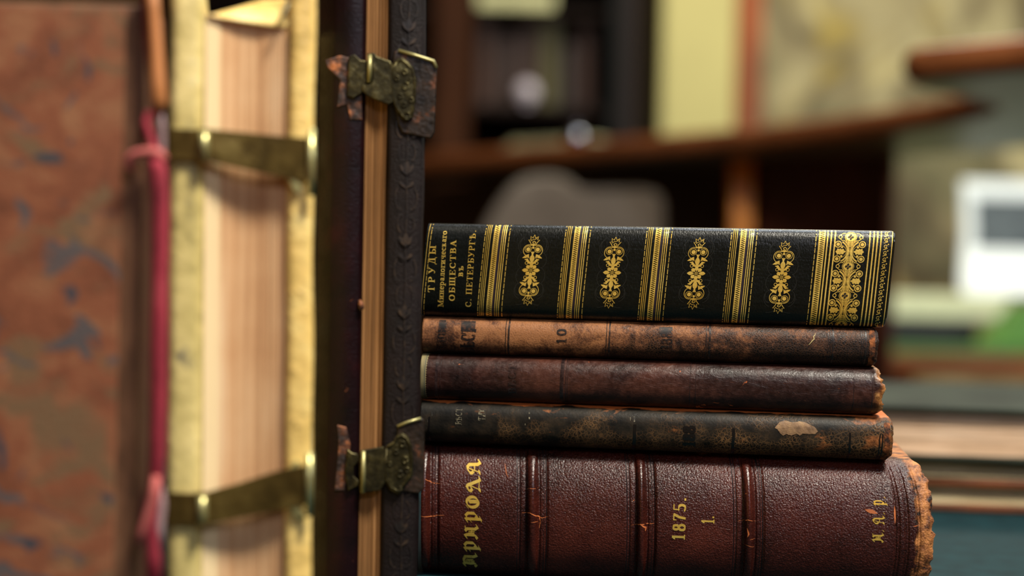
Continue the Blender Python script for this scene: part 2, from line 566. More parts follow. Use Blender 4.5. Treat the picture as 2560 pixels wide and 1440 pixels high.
class Spine:
    """a lying book; local x along the spine, y into the pile, z up"""
    def __init__(s, z0, z1, umax, bulge, n_pow, shear=0.0, arc=(0, 0), back=0.0, dy=0.0, z_raise=0.0):
        s.t = z1 - z0
        s.umax, s.b, s.n = umax, bulge, n_pow
        s.shear, s.arc = shear, arc
        s.dy = back
        s.mat = frame(Vector((XL.x, XL.y, CAMZ + z0)) + Vector((sin(PSI), cos(PSI), 0)) * dy, -PSI)
        s.disp = lambda u, sv: 0.0

    def phi(s, v):
        sv = max(-1.0, min(1.0, 2 * v / s.t - 1))
        return math.copysign(math.asin(min(1.0, abs(sv) ** (s.n / 2))), sv)

    def pos(s, u, phi, d=0.0):
        sv = math.copysign(abs(sin(phi)) ** (2 / s.n), phi) if abs(phi) > 1e-9 else 0.0
        v = (sv + 1) / 2 * s.t
        c = cos(phi)
        e = max(0.0, min(1.0, (u - s.umax * 0.72) / (s.umax * 0.28)))
        a = s.arc[0] + (s.arc[1] - s.arc[0]) * e * e * (3 - 2 * e)
        x = u + s.shear * (v - s.t / 2) + a * c
        y = s.b - (s.b + d + s.disp(u, sv)) * c if s.b else -d
        return Vector((x, y, v))

    def at(s, u, v, off=0.0):
        f = s.phi(v)
        p = s.pos(u, f)
        if off:
            e = 2e-4
            a = s.pos(u + e, f) - s.pos(u - e, f)
            b = s.pos(u, min(pi / 2, f + 0.01)) - s.pos(u, max(-pi / 2, f - 0.01))
            nrm = a.cross(b)
            if nrm.length > 1e-12:
                nrm.normalize()
                if nrm.y > 0: nrm = -nrm
                p = p + nrm * off
        return p

    def inv(s, px, py):
        u, v = (px - 1055) / 1170 * 0.197, s.t / 2
        for _ in range(14):
            q = proj(s.mat @ s.at(u, v))
            u += (px - q[0]) / 5950
            v = max(0.0, min(s.t, v - (py - q[1]) / 5950))
        return u, v

    def lay(s, motif, u0, v0, scale, name, mat, parent, rot=0.0, off=0.00012, clip=True):
        mb = MB()
        cr, sr = cos(rot), sin(rot)
        k = 0
        for q in motif.p:
            pts = []
            vmin = s.t * 0.012
            for x, y in q:
                uu = u0 + (x * cr - y * sr) * scale
                vv = v0 + (x * sr + y * cr) * scale
                pts.append((uu, vv))
            if clip and (all(p[1] < vmin for p in pts) or all(p[1] > s.t - vmin for p in pts)): continue
            vs = [s.at(a, max(vmin, min(s.t - vmin, b)), off + (k % 7) * 0.000004) for a, b in pts]
            mb.add(vs, [tuple(range(len(vs)))])
            k += 1
        o = mb.build(name, mat, parent, fix=False)
        return o

    def cover(s, mat, parent, nu=200, nv=40, depth=0.150, thick=0.003, rough_end=0.0, gap=None, name='cover', seed=0):
        """C-shaped binding: lower board, spine, upper board with real thickness"""
        us = [0.0014 + (s.umax - 0.0014) * i / nu for i in range(nu + 1)]
        us[-1] = s.umax
        # soften the tail: last rows curl inwards
        prof = []
        prof.append(('b', 0, depth))
        prof.append(('b', 0, depth * 0.5))
        for j in range(nv + 1):
            prof.append(('s', -pi / 2 + pi * j / nv, 0))
        prof.append(('b', 1, depth * 0.5))
        prof.append(('b', 1, depth))
        def pt(u, k, inner):
            ty, a, b = prof[k]
            ue = u
            if ty == 's':
                c = cos(a)
                p = s.pos(u, a)
                p.y += 0.0
                if inner:
                    p.y += thick
                    p.z = min(max(p.z, thick), s.t - thick)
                ed = (s.umax - u)
                if ed < 0.0016:
                    q = 1 - ed / 0.0016
                    k2 = q * q * 0.0011
                    p.y += k2 if not inner else 0
                    if p.z > s.t * 0.9: p.z -= k2 * 0.8
                    if p.z < s.t * 0.1: p.z += k2 * 0.8
                if rough_end and ed < 0.006:
                    q = 1 - ed / 0.006
                    nz = mnoise.noise(Vector((p.z * 330 + seed, seed * 3.1, 0))) + 0.6 * mnoise.noise(Vector((p.z * 900 + seed, 5, 0)))
                    p.x += q * nz * rough_end
                    p.y += q * rough_end * 0.5 * mnoise.noise(Vector((p.x * 500, p.z * 500, seed)))
                return p
            z = (s.t if b and a else 0.0)
            z = s.t if a == 1 else 0.0
            if inner: z = z - thick if a == 1 else z + thick
            vv = s.t if a == 1 else 0.0
            return Vector((u + s.shear * (vv - s.t / 2), b, z))
        n = len(prof)
        mb = MB()
        vs, uvs = [], []
        for inner in (False, True):
            for u in us:
                for k in range(n):
                    p = pt(u, k, inner)
                    vs.append(p)
                    uvs.append((u / 0.1, p.z / 0.1))
        N = len(us) * n
        fs = []
        for i in range(len(us) - 1):
            for k in range(n - 1):
                a = i * n + k
                fs.append((a, a + 1, a + n + 1, a + n))
                b = N + a
                fs.append((b, b + n, b + n + 1, b + 1))
        for k in range(n - 1):
            fs.append((k, N + k, N + k + 1, k + 1))
            a = (len(us) - 1) * n + k
            fs.append((a, a + 1, N + a + 1, N + a))
        for i in range(len(us) - 1):
            for k in (0, n - 1):
                a = i * n + k
                fs.append((a, a + n, N + a + n, N + a))
        mb.add(vs, fs, uvs)
        return mb.build(name, mat, parent, smooth=True)

    def block(s, mat, parent, depth=0.147, sq=0.004, thick=0.003, name='page_block'):
        z0, z1 = thick + 0.0001, s.t - thick - 0.0001
        y0 = s.b + thick * 0.4 + 0.0006
        mb = MB()
        mb.box((sq + abs(s.shear) * s.t / 2, y0, z0), (s.umax - sq - abs(s.shear) * s.t / 2, depth, z1))
        return mb.build(name, mat, parent)


def line_v(sp, m, u, w, v0, v1, n=36, wob=0.0):
    """full-height line at spine position u (motif in metres)"""
    for i in range(n):
        a, b = v0 + (v1 - v0) * i / n, v0 + (v1 - v0) * (i + 1) / n
        d0 = wob * mnoise.noise(Vector((u * 900, a * 300, 0)))
        d1 = wob * mnoise.noise(Vector((u * 900, b * 300, 0)))
        m.poly([(u - w / 2 + d0, a), (u + w / 2 + d0, a), (u + w / 2 + d1, b), (u - w / 2 + d1, b)])


def dash_v(m, u, w, v0, v1, step, frac=0.86):
    n = int((v1 - v0) / step)
    for i in range(n):
        a = v0 + (v1 - v0) * i / n
        m.poly([(u - w / 2, a), (u + w / 2, a), (u + w / 2, a + step * frac), (u - w / 2, a + step * frac)])


PX = 1 / 5950.0
# ------------------------------------------------------------------ stroke lettering (cap height 1)
def arc(cx, cy, rx, ry, a0, a1, n=12):
    return [(cx + rx * cos(radians(a0 + (a1 - a0) * k / n)), cy + ry * sin(radians(a0 + (a1 - a0) * k / n))) for k in range(n + 1)]


TK, TN = 'T', 't'
def stem(x, y0=0.0, y1=1.0, sb=1, st=1, w=0.16):
    r = [(TK, [(x, y0 + .02), (x, y1 - .02)])]
    if sb: r.append((TN, [(x - .17, y0 + .02), (x + .17, y0 + .02)]))
    if st: r.append((TN, [(x - .17, y1 - .02), (x + .17, y1 - .02)]))
    return r


def bowl(x, y0, y1, wd):
    h = (y1 - y0) / 2
    return [(TK, [(x, y1 - .03)] + arc(x + wd - h * .9, (y0 + y1) / 2, h * .9, h - .03, 90, -90, 10) + [(x, y0 + .03)])] if wd > h * .9 else [(TK, arc(x, (y0 + y1) / 2, wd, h - .03, 90, -90, 10))]


G = {
    'Т': (.86, stem(.43, st=0) + [(TN, [(.06, .97), (.80, .97)]), (TN, [(.07, .97), (.05, .74)]), (TN, [(.79, .97), (.81, .74)])]),
    'Р': (.80, stem(.22) + bowl(.22, .45, 1, .45)),
    'У': (.86, [(TK, [(.18, .97), (.45, .40)]), (TN, [(.72, .97), (.40, .18), (.26, .02), (.12, .06), (.12, .14)]), (TN, [(.04, .97), (.34, .97)]), (TN, [(.58, .97), (.84, .97)])]),
    'Д': (.92, [(TN, [(.20, .05), (.40, .97)]), (TK, [(.66, .05), (.62, .97)]), (TN, [(.30, .97), (.78, .97)]), (TN, [(.06, .03), (.84, .03)]), (TN, [(.06, .03), (.04, -.2)]), (TN, [(.84, .03), (.86, -.2)])]),
    'Ы': (1.12, stem(.2) + bowl(.2, 0, .54, .42) + stem(.92)),
    'М': (1.1, [(TN, [(.2, .03), (.2, .97)]), (TK, [(.24, .95), (.55, .08)]), (TN, [(.55, .08), (.88, .97)]), (TK, [(.9, .03), (.9, .97)]), (TN, [(.08, .03), (.34, .03)]), (TN, [(.74, .03), (1.06, .03)]), (TN, [(.06, .97), (.3, .97)]), (TN, [(.84, .97), (1.06, .97)])]),
    'О': (.94, [(TK, arc(.45, .5, .33, .47, 0, 360, 24))]),
    'Б': (.82, stem(.22) + bowl(.22, 0, .56, .45) + [(TN, [(.22, .97), (.68, .97)]), (TN, [(.67, .97), (.69, .74)])]),
    'Щ': (1.25, stem(.2) + stem(.6) + stem(1.0) + [(TN, [(.2, .03), (1.12, .03)]), (TN, [(1.14, .03), (1.16, -.2)])]),
    'Е': (.80, stem(.22) + [(TN, [(.22, .97), (.68, .97)]), (TN, [(.67, .97), (.69, .74)]), (TN, [(.22, .03), (.70, .03)]), (TN, [(.69, .03), (.72, .28)]), (TN, [(.22, .52), (.5, .52)]), (TN, [(.5, .40), (.5, .64)])]),
    'С': (.86, [(TK, arc(.47, .5, .34, .47, 60, 300, 18)), (TN, [(.66, .90), (.74, .66)]), (TN, [(.64, .10), (.74, .20)])]),
    'В': (.82, stem(.22) + bowl(.22, .5, 1, .40) + bowl(.22, 0, .54, .46)),
    'А': (.90, [(TN, [(.14, .03), (.42, .97)]), (TK, [(.42, .95), (.70, .03)]), (TN, [(.24, .36), (.60, .36)]), (TN, [(.02, .03), (.26, .03)]), (TN, [(.56, .03), (.86, .03)])]),
    'П': (1.0, stem(.22) + stem(.76) + [(TN, [(.2, .97), (.8, .97)])]),
    'Г': (.76, stem(.22) + [(TN, [(.22, .97), (.66, .97)]), (TN, [(.65, .97), (.67, .74)])]),
    'Ѣ': (.98, stem(.3) + bowl(.3, 0, .54, .48) + [(TN, [(.04, .74), (.60, .74)])]),
    'И': (1.0, stem(.22) + stem(.78) + [(TN, [(.26, .06), (.74, .94)])]),
    'Н': (1.0, stem(.22) + stem(.78) + [(TN, [(.22, .5), (.78, .5)])]),
    'и': (.74, stem(.18, 0, .66) + stem(.54, 0, .66) + [(TN, [(.2, .06), (.52, .60)])]),
    'н': (.74, stem(.18, 0, .66) + stem(.54, 0, .66) + [(TN, [(.2, .34), (.52, .34)])]),
    'е': (.56, [(TK, arc(.30, .33, .20, .31, 20, 310, 14)), (TN, [(.12, .36), (.50, .36)])]),
    'р': (.68, stem(.18, -.3, .66) + bowl(.18, 0, .66, .38)),
    'а': (.60, [(TK, [(.16, .52), (.24, .64), (.38, .62), (.42, .5), (.42, .04), (.52, .04)]), (TK, arc(.28, .19, .14, .16, 60, 330, 9))]),
    'л': (.68, [(TN, [(.06, .03), (.18, .06), (.26, .64)]), (TN, [(.2, .64), (.6, .64)])] + stem(.5, 0, .66, st=0)),
    'о': (.62, [(TK, arc(.30, .33, .21, .31, 0, 360, 18))]),
    'г': (.52, stem(.18, 0, .66) + [(TN, [(.18, .64), (.46, .64)]), (TN, [(.46, .64), (.47, .46)])]),
    'ч': (.68, stem(.50, 0, .66) + [(TK, [(.16, .64), (.17, .42)]), (TN, [(.17, .42), (.24, .32), (.5, .32)])]),
    'с': (.56, [(TK, arc(.30, .33, .20, .31, 50, 310, 14)), (TN, [(.42, .60), (.44, .46)])]),
    'к': (.66, stem(.18, 0, .66) + [(TN, [(.2, .32), (.34, .36), (.46, .62)]), (TK, [(.32, .34), (.50, .06), (.58, .06)])]),
    'в': (.60, stem(.18, 0, .66) + bowl(.18, .32, .66, .28) + bowl(.18, 0, .36, .32)),
    'ъ': (.70, stem(.26, 0, .66) + bowl(.26, 0, .36, .34) + [(TN, [(.06, .64), (.26, .64)]), (TN, [(.06, .64), (.06, .48)])]),
    '.': (.36, [(TK, [(.16, .05), (.16, .11)])]),
    ' ': (.40, []),
    '1': (.62, stem(.32, st=0) + [(TN, [(.14, .80), (.30, .97)])]),
    '0': (.72, [(TK, arc(.35, .5, .22, .47, 0, 360, 20))]),
    '8': (.74, [(TK, arc(.36, .74, .18, .23, 0, 360, 14)), (TK, arc(.36, .26, .22, .25, 0, 360, 16))]),
    '7': (.66, [(TN, [(.10, .78), (.10, .95), (.58, .95)]), (TK, [(.56, .93), (.34, .5), (.26, .04)])]),
    '5': (.72, [(TN, [(.18, .97), (.56, .97)]), (TN, [(.18, .97), (.16, .56)]), (TK, [(.18, .58)] + arc(.34, .32, .22, .28, 80, -120, 10) + [(.12, .12)])]),
}
BL = {   # broad-pen (blackletter) letters
    'П': (.92, [('B', [(.06, .86), (.16, 1.0), (.26, .88), (.22, .5), (.26, .2), (.14, .02), (.02, .12)]), ('B', [(.22, .92), (.46, 1.0), (.70, .90), (.70, .26), (.80, .04), (.90, .12)]), ('H', [(.40, .86), (.40, .2)]), ('H', [(.50, .80), (.50, .3)]), ('H', [(.26, .5), (.46, .6)]), ('H', [(.26, .36), (.46, .44)])]),
    'р': (.80, [('B', [(.10, .84), (.24, .98), (.26, .90), (.26, -.18)]), ('B', [(.28, .80), (.46, .98), (.62, .82), (.62, .34), (.44, .12), (.28, .24)]), ('H', [(.10, -.22), (.44, -.06)]), ('H', [(.06, .52), (.20, .66)])]),
    'и': (.90, [('B', [(.06, .84), (.18, .98), (.24, .84), (.24, .28), (.12, .06), (.02, .14)]), ('B', [(.50, .96), (.62, .84), (.62, .24), (.74, .04), (.86, .14)]), ('H', [(.24, .56), (.62, .44)]), ('H', [(.34, .74), (.36, .30)]), ('H', [(.44, .70), (.46, .28)]), ('H', [(.62, .96), (.80, .98)])]),
    'о': (.92, [('B', arc(.42, .5, .32, .44, 0, 360, 22)), ('B', [(.44, .16), (.42, .74)]), ('H', [(.54, .10), (.54, .92)]), ('H', [(.04, .80), (.20, .96)])]),
    'д': (.98, [('B', [(.30, .98), (.44, .90), (.66, .28), (.78, .0), (.92, .06)]), ('B', [(.34, .92), (.14, .86), (.08, .66), (.22, .56), (.32, .68)]), ('H', [(.44, .80), (.20, .06)]), ('B', [(.10, .0), (.24, .0)]), ('H', [(.12, .06), (.72, .06)])]),
    'а': (.90, [('B', [(.26, .92), (.44, .98), (.60, .84), (.62, .22), (.74, .02), (.86, .16)]), ('B', [(.30, .92), (.10, .78), (.10, .62), (.20, .52)]), ('H', [(.38, .86), (.16, .08)]), ('H', [(.22, .42), (.62, .46)]), ('B', [(.08, .06), (.24, .08)])]),
}
BL['И'], BL['А'], BL['Р'] = BL['и'], BL['а'], BL['р']
BL['.'] = (.36, [('B', [(.14, .04), (.17, .07)])])
BL[' '] = (.3, [])


def text_motif(txt, font=G, thick=.16, thin=.05, track=0.0, nib=0.0, blk=.17):
    m = Motif()
    x = 0.0
    for ch in txt:
        adv, st = font[ch]
        for k, pts in st:
            q = [(x + a, b) for a, b in pts]
            if k == TK: m.nib(q, thick, thin, nib)
            elif k == TN: m.nib(q, thin * 1.15, thin * 1.15, 0)
            elif k == 'B': m.nib(q, blk, .05, radians(40))
            elif k == 'H': m.nib(q, .06, .03, radians(40))
        x += adv + track
    m.width = x - track
    return m


def put_text(sp, txt, bottom_px, top_px, cap_px, name, mat, parent, font=G, label=None, **kw):
    """baseline runs from bottom_px up to top_px; letter tops point left"""
    m = text_motif(txt, font, **kw)
    u0, v0 = sp.inv(*bottom_px)
    u1, v1 = sp.inv(*top_px)
    length = sqrt((u1 - u0) ** 2 + (v1 - v0) ** 2)
    sx = (v1 - v0) / m.width
    sy = cap_px * PX
    out = Motif()
    for q in m.p:
        out.poly([(u0 + (u1 - u0) * (a / m.width) - b * sy, v0 + a * sx) for a, b in q])
    o = sp.lay(out, 0, 0, 1, name, mat, parent)
    if label: o['label'] = label
    return o


# ---------------- book heights (relative to camera height), measured
Z5, Z4, Z3, Z2, Z1, Z0 = -0.1260, -0.0679, -0.0493, -0.0293, -0.0128, 0.0274
EPS = 0.00006
PAGE_OLD = pages('old_page_edges', (96, 66, 42), (150, 112, 74), (188, 150, 108), 'Z')

# ================================================================== 1. green book with gilt tooling (top of stack)
s1 = Spine(Z1 + EPS, Z0, 0.1987, 0.0050, 5.0, shear=0.083, dy=0.0)
book = thing('gilt_book', 'black-green leather book with gold flower ornaments, topmost of the horizontal stack', 'book', s1.mat, 'leather-bound books in the horizontal stack')
BANDS = [1230, 1431, 1634.6, 1848]
bandu = [s1.inv(x, 690)[0] for x in BANDS]
def d1(u, sv):
    d = 0.0
    for c in bandu:
        x = abs(u - c - 1.5 * PX * 0)
        if x < 0.0042: d += 0.00035 * (1 - (x / 0.0042) ** 4)
    return d
s1.disp = d1
s1.cover(green_leather(), book, nu=420, nv=48, thick=0.0028)
s1.block(PAGE_OLD, book)
def ornament():
    m = Motif()
    for k in range(8):
        a = k * pi / 4
        if k % 4 == 0: m.petal((0, 0), a, 4.6, 23, 9.5)
        else:
            m.petal((0, 0), a, 4.6, 16.0 if k % 2 == 0 else 17.0, 9.6)
            m.disc((12.5 * cos(a), 12.5 * sin(a)), 4.3, 10)
    m.ring((0, 0), 3.2, 1.3)
    m.disc((0, 0), 1.2, 8)
    for sy in (1, -1):
        h = Motif()
        for sx in (1, -1):
            h.ring((sx * 13, 18.5), 3.6, 1.3)
            # lily leaves
            h.stroke([(sx * 1, 17), (sx * 8, 20), (sx * 13, 27), (sx * 19, 27)], 4.8, 0.8, 6.4)
            h.stroke([(sx * 8, 30), (sx * 11, 38), (sx * 17, 34), (sx * 25, 31)], 1.0, 1.0, 8.0)
            h.stroke([(sx * 12, 31), (sx * 13, 37), (sx * 9, 40)], 1.0, 1.0, 2.5)
            # scroll with filled eye
            h.ring((sx * 12.5, 53.5), 8.0, 1.2, 20, radians(-60 if sx > 0 else -120), radians(300 if sx > 0 else -480))
            h.disc((sx * 12, 53), 5.2)
            h.stroke(arc(sx * 11.5, 50.5, sx * 13, 14, -75, 120, 16), 1.5)
        h.petal((0, 0), pi / 2, 15, 41, 12)
        h.poly([(-1.6, 36), (1.6, 36), (2.6, 43), (5, 48), (0.8, 46), (0, 49), (-0.8, 46), (-5, 48), (-2.6, 43)])
        h.disc((0, 57.5), 3.0)
        # crown-like tulip
        h.stroke([(0, 62), (-6, 65), (-9, 71), (-14, 77), (-8, 77), (-9.5, 86), (-3.5, 82), (0, 90), (3.5, 82), (10.5, 86), (9, 77), (14.5, 77), (9, 71), (6, 65), (0, 62)], 1.7)
        h.stroke([(-8, 74), (-3, 78), (4, 79), (8, 83)], 1.2)
        h.stroke([(-4, 66), (3, 66), (5, 71), (1, 74), (-3, 72), (-2, 69), (1, 69)], 1.8)
        h.poly([(-5, 65), (0, 61.5), (5, 65), (0, 67)])
        m.add(h, sy=sy)
    return m


orn = ornament()
for (px, py) in ((1327.2, 675.6), (1530.3, 681.6), (1740.4, 683.4), (1954, 693)):
    u, v = s1.inv(px, py)
    o = s1.lay(orn, u, v, PX, 'gilt_flower_ornament', GOLD, book, off=0.00014)
# blind-tooled swirls round each ornament
BL_M = MT('blind_tooling', 0.28, 0.6, col=(46, 46, 42)).m
for (px, py) in ((1327.2, 675.6), (1530.3, 681.6), (1740.4, 683.4), (1954, 693)):
    u, v = s1.inv(px, py)
    bt = Motif()
    for sx in (1, -1):
        for (cx, cy, rx, ry, a0, a1) in ((18, 62, 20, 22, -60, 70), (22, 26, 15, 20, -80, 80), (20, -14, 17, 22, -80, 75), (18, -52, 20, 22, -75, 60), (30, 84, 24, 14, 100, 160), (26, -74, 22, 14, -150, -80), (14, 66, 20, 24, -50, 60), (24, -50, 12, 14, -100, 30)):
            pts = [(u + sx * (x) * PX, v + y * PX) for x, y in arc(cx, cy, rx, ry, a0, a1, 12)]
            bt.stroke(pts, 0.7 * PX)
    s1.lay(bt, 0, 0, 1, 'blind_tooling', BL_M, book, off=0.00008)
v0, v1 = 0.0, s1.t
DARKL = MT('dark_tooling', 0.5, 0.4, col=(24, 18, 8)).m  # dark brown of the cross petals in the tail medallions
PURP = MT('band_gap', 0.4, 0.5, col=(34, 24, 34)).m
for c in BANDS:
    m = Motif()
    uc = s1.inv(c, 690)[0]
    dash_v(m, uc - 29.5 * PX, 1.7 * PX, v0, v1, 0.0024)
    for d, ww in ((-24.3, 1.8), (-19.8, 1.6), (-15.3, 1.6), (14.6, 1.7), (19.3, 1.9), (24.2, 1.8)):
        line_v(s1, m, uc + d * PX, ww * PX, v0, v1, 40, 0.00003)
    dash_v(m, uc + 33 * PX, 1.7 * PX, v0, v1, 0.0024)
    for i, d in enumerate((-6.3, 6.3)):
        line_v(s1, m, uc + d * PX, 1.5 * PX, v0, v1, 40)
    # zigzag roll: two rows of teeth leaving a dark zigzag between
    st = 5.2 * PX
    nn = int(s1.t / st)
    for i in range(nn):
        a = v0 + i * st
        m.poly([(uc - 5.8 * PX, a), (uc + 2.2 * PX, a + st / 2), (uc - 5.8 * PX, a + st * .94)])
        m.poly([(uc + 5.8 * PX, a + st * .5), (uc - 1.0 * PX, a + st), (uc + 5.8 * PX, a + st * 1.44)])
    s1.lay(m, 0, 0, 1, 'gilt_band', GOLD, book, off=0.00012)
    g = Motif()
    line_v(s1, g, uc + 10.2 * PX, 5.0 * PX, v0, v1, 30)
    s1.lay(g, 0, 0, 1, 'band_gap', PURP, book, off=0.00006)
# head end lines
m = Motif()
uh = s1.inv(1060, 690)[0]
line_v(s1, m, uh, 1.2 * PX, v0, v1, 40)
dash_v(m, uh + 7 * PX, 1.4 * PX, v0, v1, 0.0024)
# gold fillet along the upper joint
m2 = Motif()
ve = s1.t * 0.992
for i in range(4, 400):
    a = s1.umax * i / 400
    if (i % 5) != 4: m2.poly([(a, ve - .0001), (a + s1.umax / 400, ve - .0001), (a + s1.umax / 400, ve + .00015), (a, ve + .00015)])
s1.lay(m, 0, 0, 1, 'gilt_band', GOLD, book)
s1.lay(m2, 0, 0, 1, 'gilt_fillet', GOLD, book, clip=False, off=0.0001)
# tail panel
m = Motif()
U = lambda px: s1.inv(px, 684)[0]
dash_v(m, U(2031), 1.7 * PX, v0, v1, 0.0024)
uc = U(2046)
line_v(s1, m, uc - 7 * PX, 1.6 * PX, v0, v1); line_v(s1, m, uc + 7 * PX, 1.6 * PX, v0, v1)
for i in range(nn):
    a = v0 + i * st
    m.poly([(uc - 6.6 * PX, a), (uc + 2.6 * PX, a + st / 2), (uc - 6.6 * PX, a + st * .94)])
    m.poly([(uc + 6.6 * PX, a + st * .5), (uc - 1.2 * PX, a + st), (uc + 6.6 * PX, a + st * 1.44)])
for p_, ww in ((2059.8, 3.2), (2069, 3.4), (2078.6, 3.2), (2166, 3.0), (2176, 3.2), (2185, 3.2), (2194, 2.8)):
    line_v(s1, m, U(p_), ww * PX, v0, v1, 40, 0.00004)
s1.lay(m, 0, 0, 1, 'gilt_band', GOLD, book)
m = Motif()
mk = Motif()
uc, vc = s1.inv(2120, 739 - 73)
P7 = 72.0
for r in range(-1, 3):
    c0 = 0
    y = -(r) * P7 + 0.0
    # cross medallion
    m.ring((0, y), 11, 2.2, 20, ry=9.5)
    for k in range(4):
        mk.petal((0, y), k * pi / 2, 0.5, 7.6, 5.4)
    m.disc((0, y), 10, 20, ry=8.6)
    for sx in (1, -1):
        m.ring((sx * 25, y), 4.0, 1.7, 14)
        # lobe below the medallion
        yc = y - P7 / 2
        m.stroke(arc(sx * 32, yc, sx * 27, 27, 118, 242, 20), 3.4)
        m.stroke(arc(sx * 32, yc, sx * 31, 32, 122, 238, 20), 1.2)
        m.stroke(arc(sx * 32, yc, sx * 24, 18, 110, 250, 16), 1.0)
        for q in (1, -1):
            m.ring((sx * 29, yc + q * 18), 7.5, 2.2, 16)
            m.disc((sx * 29, yc + q * 18), 4.3, 12)
            m.disc((sx * 19, yc + q * 11), 2.8, 10)
            m.stroke([(sx * 8, y), (sx * 11, y - P7 * .16 * 1), (sx * 5, y - P7 * .3), (sx * 1.5, y - P7 * .42)], 1.5, 2.8)
        # leaf
        for an, l, w in ((180, 15, 7), (150, 12, 5.5), (210, 12, 5.5), (0, 10, 8), (100, 8, 5), (260, 8, 5), (50, 10, 5), (310, 10, 5)):
            a = radians(an)
            if sx < 0: a = pi - a
            m.petal((sx * 24, yc), a, 0, l, w)
    # central stem with engraved lines
    for dx in (-4.6, -2.2, 2.2, 4.6):
        m.stroke([(dx * 2.3, y - 10), (dx * 1.6, y - 17), (dx * .55, y - P7 / 2), (dx * 1.6, y - P7 + 17), (dx * 2.3, y - P7 + 10)], 1.8)
    for q, w_ in ((13, 12), (16, 8.5), (19, 6), (22, 4.5)):
        m.stroke([(-w_, y - q), (0, y - q - 1.5), (w_, y - q)], 1.7)
        m.stroke([(-w_, y - P7 + q), (0, y - P7 + q + 1.5), (w_, y - P7 + q)], 1.7)
    m.ring((0, y), 14, 1.2, 20, ry=12.5)
    m.stroke([(-25, y - 5), (-19, y - 9), (-13, y - 9)], 1.6); m.stroke([(25, y - 5), (19, y - 9), (13, y - 9)], 1.6)
    m.stroke([(-25, y + 5), (-19, y + 9), (-13, y + 9)], 1.6); m.stroke([(25, y + 5), (19, y + 9), (13, y + 9)], 1.6)
s1.lay(m, uc, vc, PX, 'gilt_tail_ornament', GOLD, book, off=0.00011)
s1.lay(mk, uc, vc, PX, 'gilt_tail_cross', DARKL, book, off=0.00022)
m = Motif()
ue = U(2207)
for i in range(15):
    y = v0 + (i + .5) * s1.t / 15
    m.ring((ue, y), 3.6 * PX, 1.4 * PX, 12, radians(20), radians(320))
    m.stroke([(ue - 5 * PX, y - 8 * PX), (ue + 4 * PX, y - 5 * PX), (ue + 1 * PX, y)], 1.6 * PX)
    m.disc((ue + 6 * PX, y + 5 * PX), 1.6 * PX, 8)
line_v(s1, m, s1.umax - 0.0012, 0.0003, v0, v1)
s1.lay(m, 0, 0, 1, 'gilt_headcap_roll', GOLD, book)
# title
TI = dict(name='title_lettering', mat=GOLD, parent=book)
put_text(s1, 'ТРУДЫ', (1086, 731), (1090, 614), 17, track=.34, thick=.17, **TI)
put_text(s1, 'Минералогическаго', (1108.5, 768), (1118, 577), 14.5, track=.03, thick=.13, thin=.06, **TI)
put_text(s1, 'ОБЩЕСТВА', (1137, 753), (1141, 600), 15, track=.12, thick=.17, **TI)
put_text(s1, 'въ', (1157, 692), (1159, 665), 17, track=.15, thick=.15, **TI)
put_text(s1, 'С. ПЕТЕРБУРГѢ.', (1178, 768), (1191, 575), 15, track=.08, thick=.16, **TI)

# ================================================================== 2. tan-brown book
s2 = Spine(Z2 + EPS, Z1, 0.1932, 0.0075, 2.6, shear=0.02, arc=(0.0005, 0.001), dy=0.0005)
book = thing('worn_tan_book', 'worn mottled tan-brown leather book directly under the black-green gilt book', 'book', s2.mat, 'leather-bound books in the horizontal stack')
mtan = tan_leather()
s2.cover(mtan, book, nu=300, nv=40, thick=0.0022, rough_end=0.0005, seed=2)
s2.block(PAGE_OLD, book)
INK = MT('black_stamping', 0.42, 0.5)
INK.col(INK.mix(INK.mr(INK.noise(700, 4, 0.7), 0.50, 0.72), (24, 19, 18), (98, 60, 38)))
INK = INK.m
m = Motif()
for c, ww in ((1263.5, 2.2), (1271, 4.6), (1515.5, 1.8), (1523, 3.8), (1765, 1.8), (1774.5, 4.6), (2071, 1.6), (2077, 1.4), (2083, 4.2), (2154, 1.6), (2159, 1.4), (2165, 4.4)):
    m = Motif()
    line_v(s2, m, s2.inv(c, 860)[0], ww * PX, 0, s2.t, 24, 0.00012)
    s2.lay(m, 0, 0, 1, 'tooled_line', INK, book)
for x0, x1, ya, yb in ((1096, 1116, 800, 829), (1152, 1190, 803, 828), (1648, 1679, 818, 836)):
    m = Motif()
    ua, va = s2.inv(x0, yb); ub, vb = s2.inv(x1, ya)
    k = 7
    for i in range(k):
        a, b = va + (vb - va) * i / k, va + (vb - va) * (i + .92) / k
        m.poly([(ua, a), (ub, a), (ub, b), (ua, b)])
    s2.lay(m, 0, 0, 1, 'label_remnant', INK, book, off=0.00008)
TI = dict(name='title_lettering', mat=INK, parent=book)
put_text(s2, 'ИСТОРИ', (1114, 893), (1118, 806), 20, thick=.22, thin=.07, **TI)
put_text(s2, 'ВѢСТ', (1188, 893), (1191, 818), 36, thick=.26, thin=.08, **TI)
put_text(s2, '10', (1416, 861), (1417, 821), 25, thick=.17, thin=.07, track=.15, **TI)
put_text(s2, '1881', (1680, 874), (1681, 816), 28, thick=.17, thin=.07, **TI)
ua, va = s2.inv(2022, 862)
PEEL = plain('torn_leather_lip', (176, 158, 104), 0.7)
m = Motif().stroke([(0, 0), (5, 6), (7, 9), (12, 14), (11, 20), (14, 23), (15, 28)], 1.2, 1.0, 2.6)
s2.lay(m, ua, va, PX, 'torn_edge', PEEL.m, book, off=0.0003)
RUST = MT('rubbed_tail', 0.75, 0.3)
RUST.col(RUST.ramp(RUST.noise(300, 4), [(0.40, (36, 21, 13)), (0.48, (92, 50, 24)), (0.62, (146, 84, 42)), (0.8, (170, 112, 66))]))
RUST.bump(RUST.noise(900, 4), 0.0003)
m = Motif()
